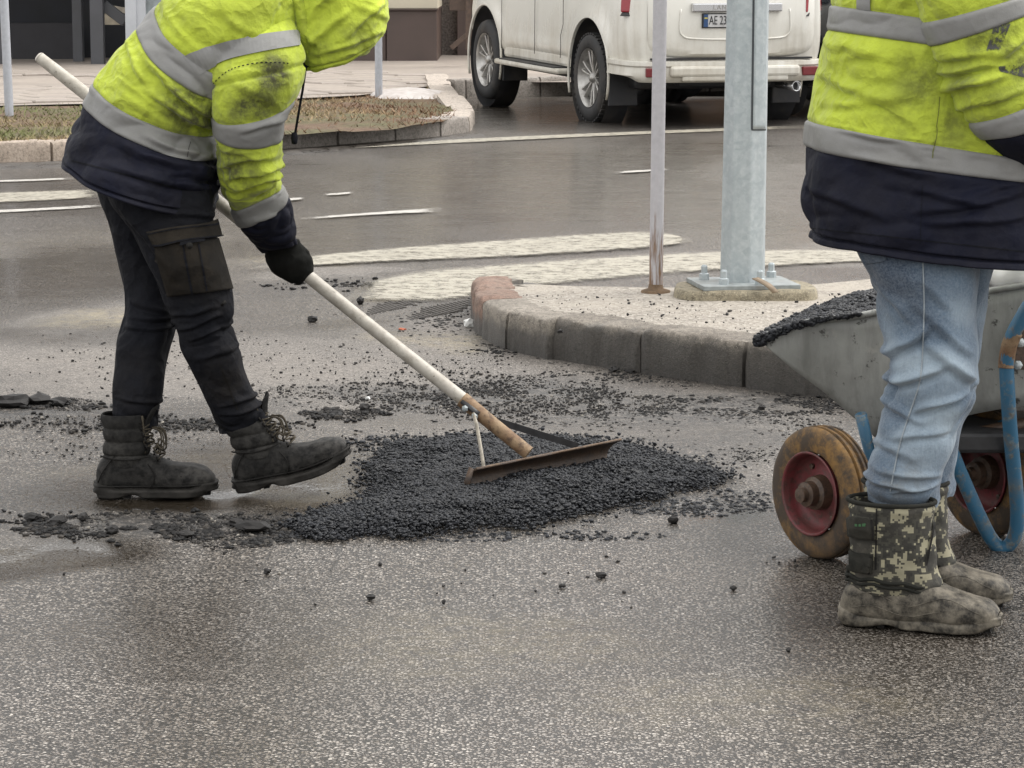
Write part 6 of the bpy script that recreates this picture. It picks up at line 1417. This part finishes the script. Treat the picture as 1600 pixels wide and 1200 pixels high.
def scatter(regions, n, m, smin, smax, name, label, kind='stuff', pw=4.):
    P_, S_ = [], []
    tot = sum(r[4]*r[2]*r[3] for r in regions)
    for (u, v, ru, rv, dn) in regions:
        cx, cy, rx, ry = ell(u, v, ru, rv)
        for _ in range(int(n*dn*ru*rv/tot)):
            a = random.uniform(0, 6.283); q = random.random()**.6; x, y = cx+rx*q*math.cos(a), cy+ry*q*math.sin(a)
            if nz((x, y, 0), 5, 3) < -.18+.3*(q-.7): continue
            s = smin+(smax-smin)*random.random()**pw; P_.append((x, y, s*.25)); S_.append(s)
    o = rocks(name, P_, S_, m); tag(o, label, 'debris', kind=kind); return o
scatter([(1090, 795, 130, 14, 6), (1150, 780, 60, 14, 5), (1010, 790, 90, 16, 5), (560, 800, 120, 30, 2.2), (500, 838, 70, 9, 4), (760, 838, 330, 9, 3), (600, 730, 60, 40, 3.5), (1000, 715, 120, 16, 4), (760, 690, 260, 12, 5)], 6500, M_FRESH, .002, .0075, 'loose_asphalt_grains', 'loose black grains strewn around the fresh asphalt')
scatter([(60, 635, 110, 14, 14), (220, 660, 260, 14, 6), (540, 648, 70, 9, 12), (700, 620, 330, 26, 4.5), (950, 640, 300, 26, 3.5), (1180, 635, 170, 16, 10), (230, 822, 230, 20, 10), (380, 838, 90, 20, 10), (560, 580, 420, 60, .8), (200, 560, 260, 60, .45), (700, 480, 220, 30, 1.2), (900, 575, 330, 28, 1.6),
         (1050, 480, 330, 36, .0), (700, 900, 700, 60, .05), (900, 700, 420, 40, 1.2), (180, 700, 180, 30, 1.), (660, 520, 120, 20, 2.5), (1250, 660, 120, 30, 2)], 24000, M_CRUMB, .0011, .0055, 'loose_crumbs', 'scattered grey and black crumbs of old asphalt on the wet road')
def rubble(L):
    P_, S_ = [], []
    for u, v, ru, rv, n, s0, s1 in L:
        cx, cy, rx, ry = ell(u, v, ru, rv)
        for _ in range(n):
            x, y = cx+rx*random.gauss(0, .48), cy+ry*random.gauss(0, .45)
            if nz((x, y, 0), 7, 6)+.5*nz((x, y, 0), 19, 2) < -.05: continue
            s = s0+(s1-s0)*random.random()**2.6; P_.append((x, y, s*.2)); S_.append(s)
    o = rocks('broken_asphalt', P_, S_, M_RUB, flat=.55); tag(o, 'rough strips of dark broken asphalt rubble on the wet road', 'rubble', kind='stuff')
M_RUB = NT('wet dark rubble'); _r = M_RUB.attr('rnd'); M_RUB.bsdf(Base_Color=M_RUB.ramp(_r, [(0, (.006, .006, .0063)), (.75, (.017, .016, .0155)), (1, (.06, .054, .048))]), Roughness=M_RUB.math('ADD', .4, M_RUB.math('MULTIPLY', _r, .3))); M_RUB.b.inputs['Specular IOR Level'].default_value = .16; M_RUB = M_RUB.m
rubble([(210, 824, 250, 20, 4200, .0015, .0095), (385, 838, 90, 20, 1500, .0015, .0105), (60, 634, 110, 9, 1300, .002, .013), (230, 662, 280, 14, 1300, .002, .010), (545, 648, 75, 8, 600, .002, .014), (760, 616, 350, 26, 4200, .0015, .006), (980, 650, 330, 26, 3000, .0015, .006), (1190, 634, 170, 16, 1700, .002, .010), (520, 445, 120, 9, 400, .003, .012), (690, 505, 90, 20, 500, .002, .010), (775, 545, 90, 14, 500, .002, .009), (980, 588, 300, 12, 800, .002, .008), (1090, 715, 190, 16, 1200, .0015, .005)])
# crumbs on the island
P_, S_ = [], []
for _ in range(420):
    u, v = random.uniform(770, 1380), random.uniform(455, 555); p = G(u, v, ZI)
    if inpoly(p.x, p.y, top) and edge_dist(p.x, p.y, top) > .03: P_.append((p.x, p.y, ZI+.004)); S_.append(.0022+.005*random.random()**4)
o = rocks('island_grit', P_, S_, M_CRUMB); tag(o, 'fine dark grit lying on the traffic island', 'grit', kind='stuff')
# single chunks one can pick out
def chunk(p, s, flat, m, seed, name='asphalt_chunk'):
    bm = bmesh.new(); bmesh.ops.create_icosphere(bm, subdivisions=2, radius=1)
    for v in bm.verts:
        n = v.co.copy(); k = 1+.5*nz(n, 1.5, seed)+.3*nz(n, 4, seed+2); v.co = Vector((n.x*k*(1+.4*math.sin(seed*2.3)), n.y*k, n.z*k*flat))*s
    bmesh.ops.rotate(bm, verts=bm.verts, cent=(0, 0, 0), matrix=Matrix.Rotation(seed*1.7, 3, 'Z')); lo = min(v.co.z for v in bm.verts)
    bmesh.ops.translate(bm, verts=bm.verts, vec=(0, 0, -lo-.002)); me = bpy.data.meshes.new(name); bm.to_mesh(me); bm.free(); me.materials.append(m)
    o = bpy.data.objects.new(name, me); o.location = p; COL.objects.link(o); attr(o, 'rnd', [.2+.25*((seed*.37) % 1)]*len(me.vertices)); return o
singles = [(579, 936, .011, .6, 'small flat black chip alone on the foreground road below the mound'), (693, 943, .0075, .7, 'tiny black crumb right of the flat chip on the foreground road'), (417, 895, .009, .7, 'small black crumb below the left debris strip'), (940, 902, .012, .6, 'cluster of black crumbs on the open road left of the wheelbarrow wheel'), (1146, 922, .009, .7, 'lone black crumb on the road below the wheelbarrow wheel'), (878, 917, .007, .7, 'tiny dark crumb left of the crumb cluster'),
           (1232, 1017, .006, .7, 'pale tiny crumb left of the near camouflage boot'), (1052, 818, .014, .8, 'black lump at the right tail of the fresh asphalt'), (398, 830, .035, .35, 'tilted dark asphalt flake at the end of the left debris strip'), (370, 822, .022, .5, 'dark lump left of the tilted flake in the debris strip'),
           (488, 503, .018, .7, 'dark stone by the puddle under the rake handle'), (563, 475, .017, .9, 'rounded grey stone beside the puddle near the crossing stripe'), (1010, 578, .016, .7, 'rounded brown stone at the foot of the island kerb'), (960, 580, .016, .6, 'dark stone at the foot of the island kerb, left of the brown one'), (985, 581, .018, .3, 'flat dark flake between two stones at the kerb foot'),
           (570, 641, .022, .45, 'black flake behind the front boot on the road'), (22, 634, .05, .4, 'leftmost black lump of broken asphalt near the left edge'), (62, 632, .04, .45, 'second black lump of broken asphalt near the left edge'), (92, 634, .03, .45, 'third black lump of broken asphalt near the left edge'), (875, 520, .008, .8, 'black crumb on top of the island kerb'), (1190, 640, .012, .6, 'dark crumb before the wheelbarrow tray nose'),
           (50, 812, .02, .5, 'dark lump at the left end of the debris strip'), (90, 818, .022, .5, 'dark lump second from the left in the debris strip'), (130, 814, .018, .6, 'dark lump third from the left in the debris strip'), (175, 832, .018, .5, 'dark lump in the middle of the debris strip'), (290, 838, .022, .4, 'wide dark lump at the front of the debris strip')]
for i, (u, v, s, fl, lab) in enumerate(singles):
    p = G(u, v, ZI+.01 if (u, v) == (875, 520) else .002); tag(chunk(p, s, fl, M_CRUMB, i+1), lab, 'asphalt chunk', 'loose asphalt chunks on the road')
wl = simple('white litter', (.7, .7, .68), .6, vs=30)
p = G(733, 512); o = chunk(p, .022, .9, wl, 40, 'litter_scrap'); tag(o, 'crumpled white scrap at the nose of the island kerb', 'litter')
p = G(575, 624); o = chunk(p, .010, .6, wl, 43, 'pale_pebble'); tag(o, 'pale pebble on the road behind the front boot', 'pebble')
rd = simple('orange brick crumb', (.35, .1, .05), .8); p = G(628, 516); o = chunk(p, .013, .4, rd, 44, 'brick_crumb'); tag(o, 'flat orange brick crumb beside the puddle', 'brick crumb')
# tyre print in the mud: a field of small raised blocks
def tyre_print():
    V, F = [], []
    for cu, cv, du, n, m in ((620, 478, 60, 15, 5), (690, 486, 62, 14, 5)):
        for i in range(n):
            for j in range(m):
                u = cu+(i-n/2)*du*2/n*.72+(j-m/2)*-7; v = cv-(i-n/2)*1.2+(j-m/2)*4.4; p = G(u, v)
                if random.random() < .12: continue
                b = box((p.x, p.y, .002), (.011, .042, .006), Matrix.Rotation(R(35), 3, 'Z')); k = len(V); V += b[0]; F += [[q+k for q in f] for f in b[1]]
    o = obj('tyre_print', (V, F), M_CRUMB, smooth=False, bevel=.003); attr(o, 'rnd', [.86]*len(V)); tag(o, 'patterned tyre print in the mud beside the island nose', 'tyre print', kind='stuff')
tyre_print()
# load in the barrow
def load():
    t = thing('barrow_load', RN[0]+Vector((.1, .2, 0)), 'black asphalt heaped at the nose of the wheelbarrow tray', 'asphalt load')
    V, F = [], []; k = 30; w = 16
    def top_p(i, j):
        a = RN[i]+Vector((0, 0, .0)); q = j/w; p = a+WV*(q*1.0); s = math.sin(math.pi*min(1, max(0, q)))
        f = sstep(0, 5, i)*(1-.9*sstep(9, 20, i)); p.z += .001+.012*f*(s**.6)*(1+.3*nz(p, 10))-.12*sstep(8, 20, i)*s+.010*nz(p, 22)*s
        return p
    for i in range(k):
        for j in range(w+1): V.append(top_p(min(i, len(RN)-1), j))
    F = [(i*(w+1)+j, i*(w+1)+j+1, (i+1)*(w+1)+j+1, (i+1)*(w+1)+j) for i in range(k-1) for j in range(w)]
    obj('bed', (V, F), M_BASEF, t); P_, S_ = [], []
    for _ in range(5200):
        i = random.uniform(0, 19); j = random.uniform(0, w); a, b = top_p(int(i), j), top_p(min(int(i)+1, len(RN)-1), j); p = a.lerp(b, i-int(i))
        s = random.uniform(.0035, .0065); P_.append((p.x, p.y, p.z+s*.3)); S_.append(s)
    for _ in range(500):   # spilled over the nose and the near edge
        i = random.random()**2*12; p = RN[int(i)].lerp(RN[int(i)+1], i-int(i)); fall = random.random()*.022*(1-i/13); s = random.uniform(.004, .008)
        P_.append((p.x+random.gauss(0, .004)-.004, p.y-.008-random.random()*.006, p.z-fall+.008)); S_.append(s)
    for _ in range(300):
        q = random.random(); p = RN[0]+WV*q; P_.append((p.x-.012*random.random(), p.y, p.z+.012-random.random()*.03)); S_.append(random.uniform(.005, .009))
    o = rocks('grains', P_, S_, M_FRESH, t); o['kind'] = 'stuff'
load()
# white sack behind the worker, lying in the tray
def sack():
    c = P(1590, 416, 6.5); lo = Loft([(c+Vector((-.12+.075*i, .0, 0)), Vector((.02, 0, [.02, .055, .07, .075, .07, .06, .03][i])), Vector((0, [.08, .14, .16, .17, .16, .14, .08][i], 0)), 2.5) for i in range(7)])
    lo.grid(60, 50, lambda t, th, p: .012*fold(p, Vector((.6, .3, .7)), 22, 7, 3)+.010*ridge(fold(p, Vector((.7, 0, -.7)), 14, 5, 6), 6)+.004*nz(p, 30))
    t = tag(obj('sack', lo.part(0, 6, cap0=True, cap1=True), simple('white woven plastic', (.8, .79, .77), .5, vs=20, var=.08, bs=200, bstr=.2)), 'crumpled white sack lying in the wheelbarrow tray', 'sack')
sack()
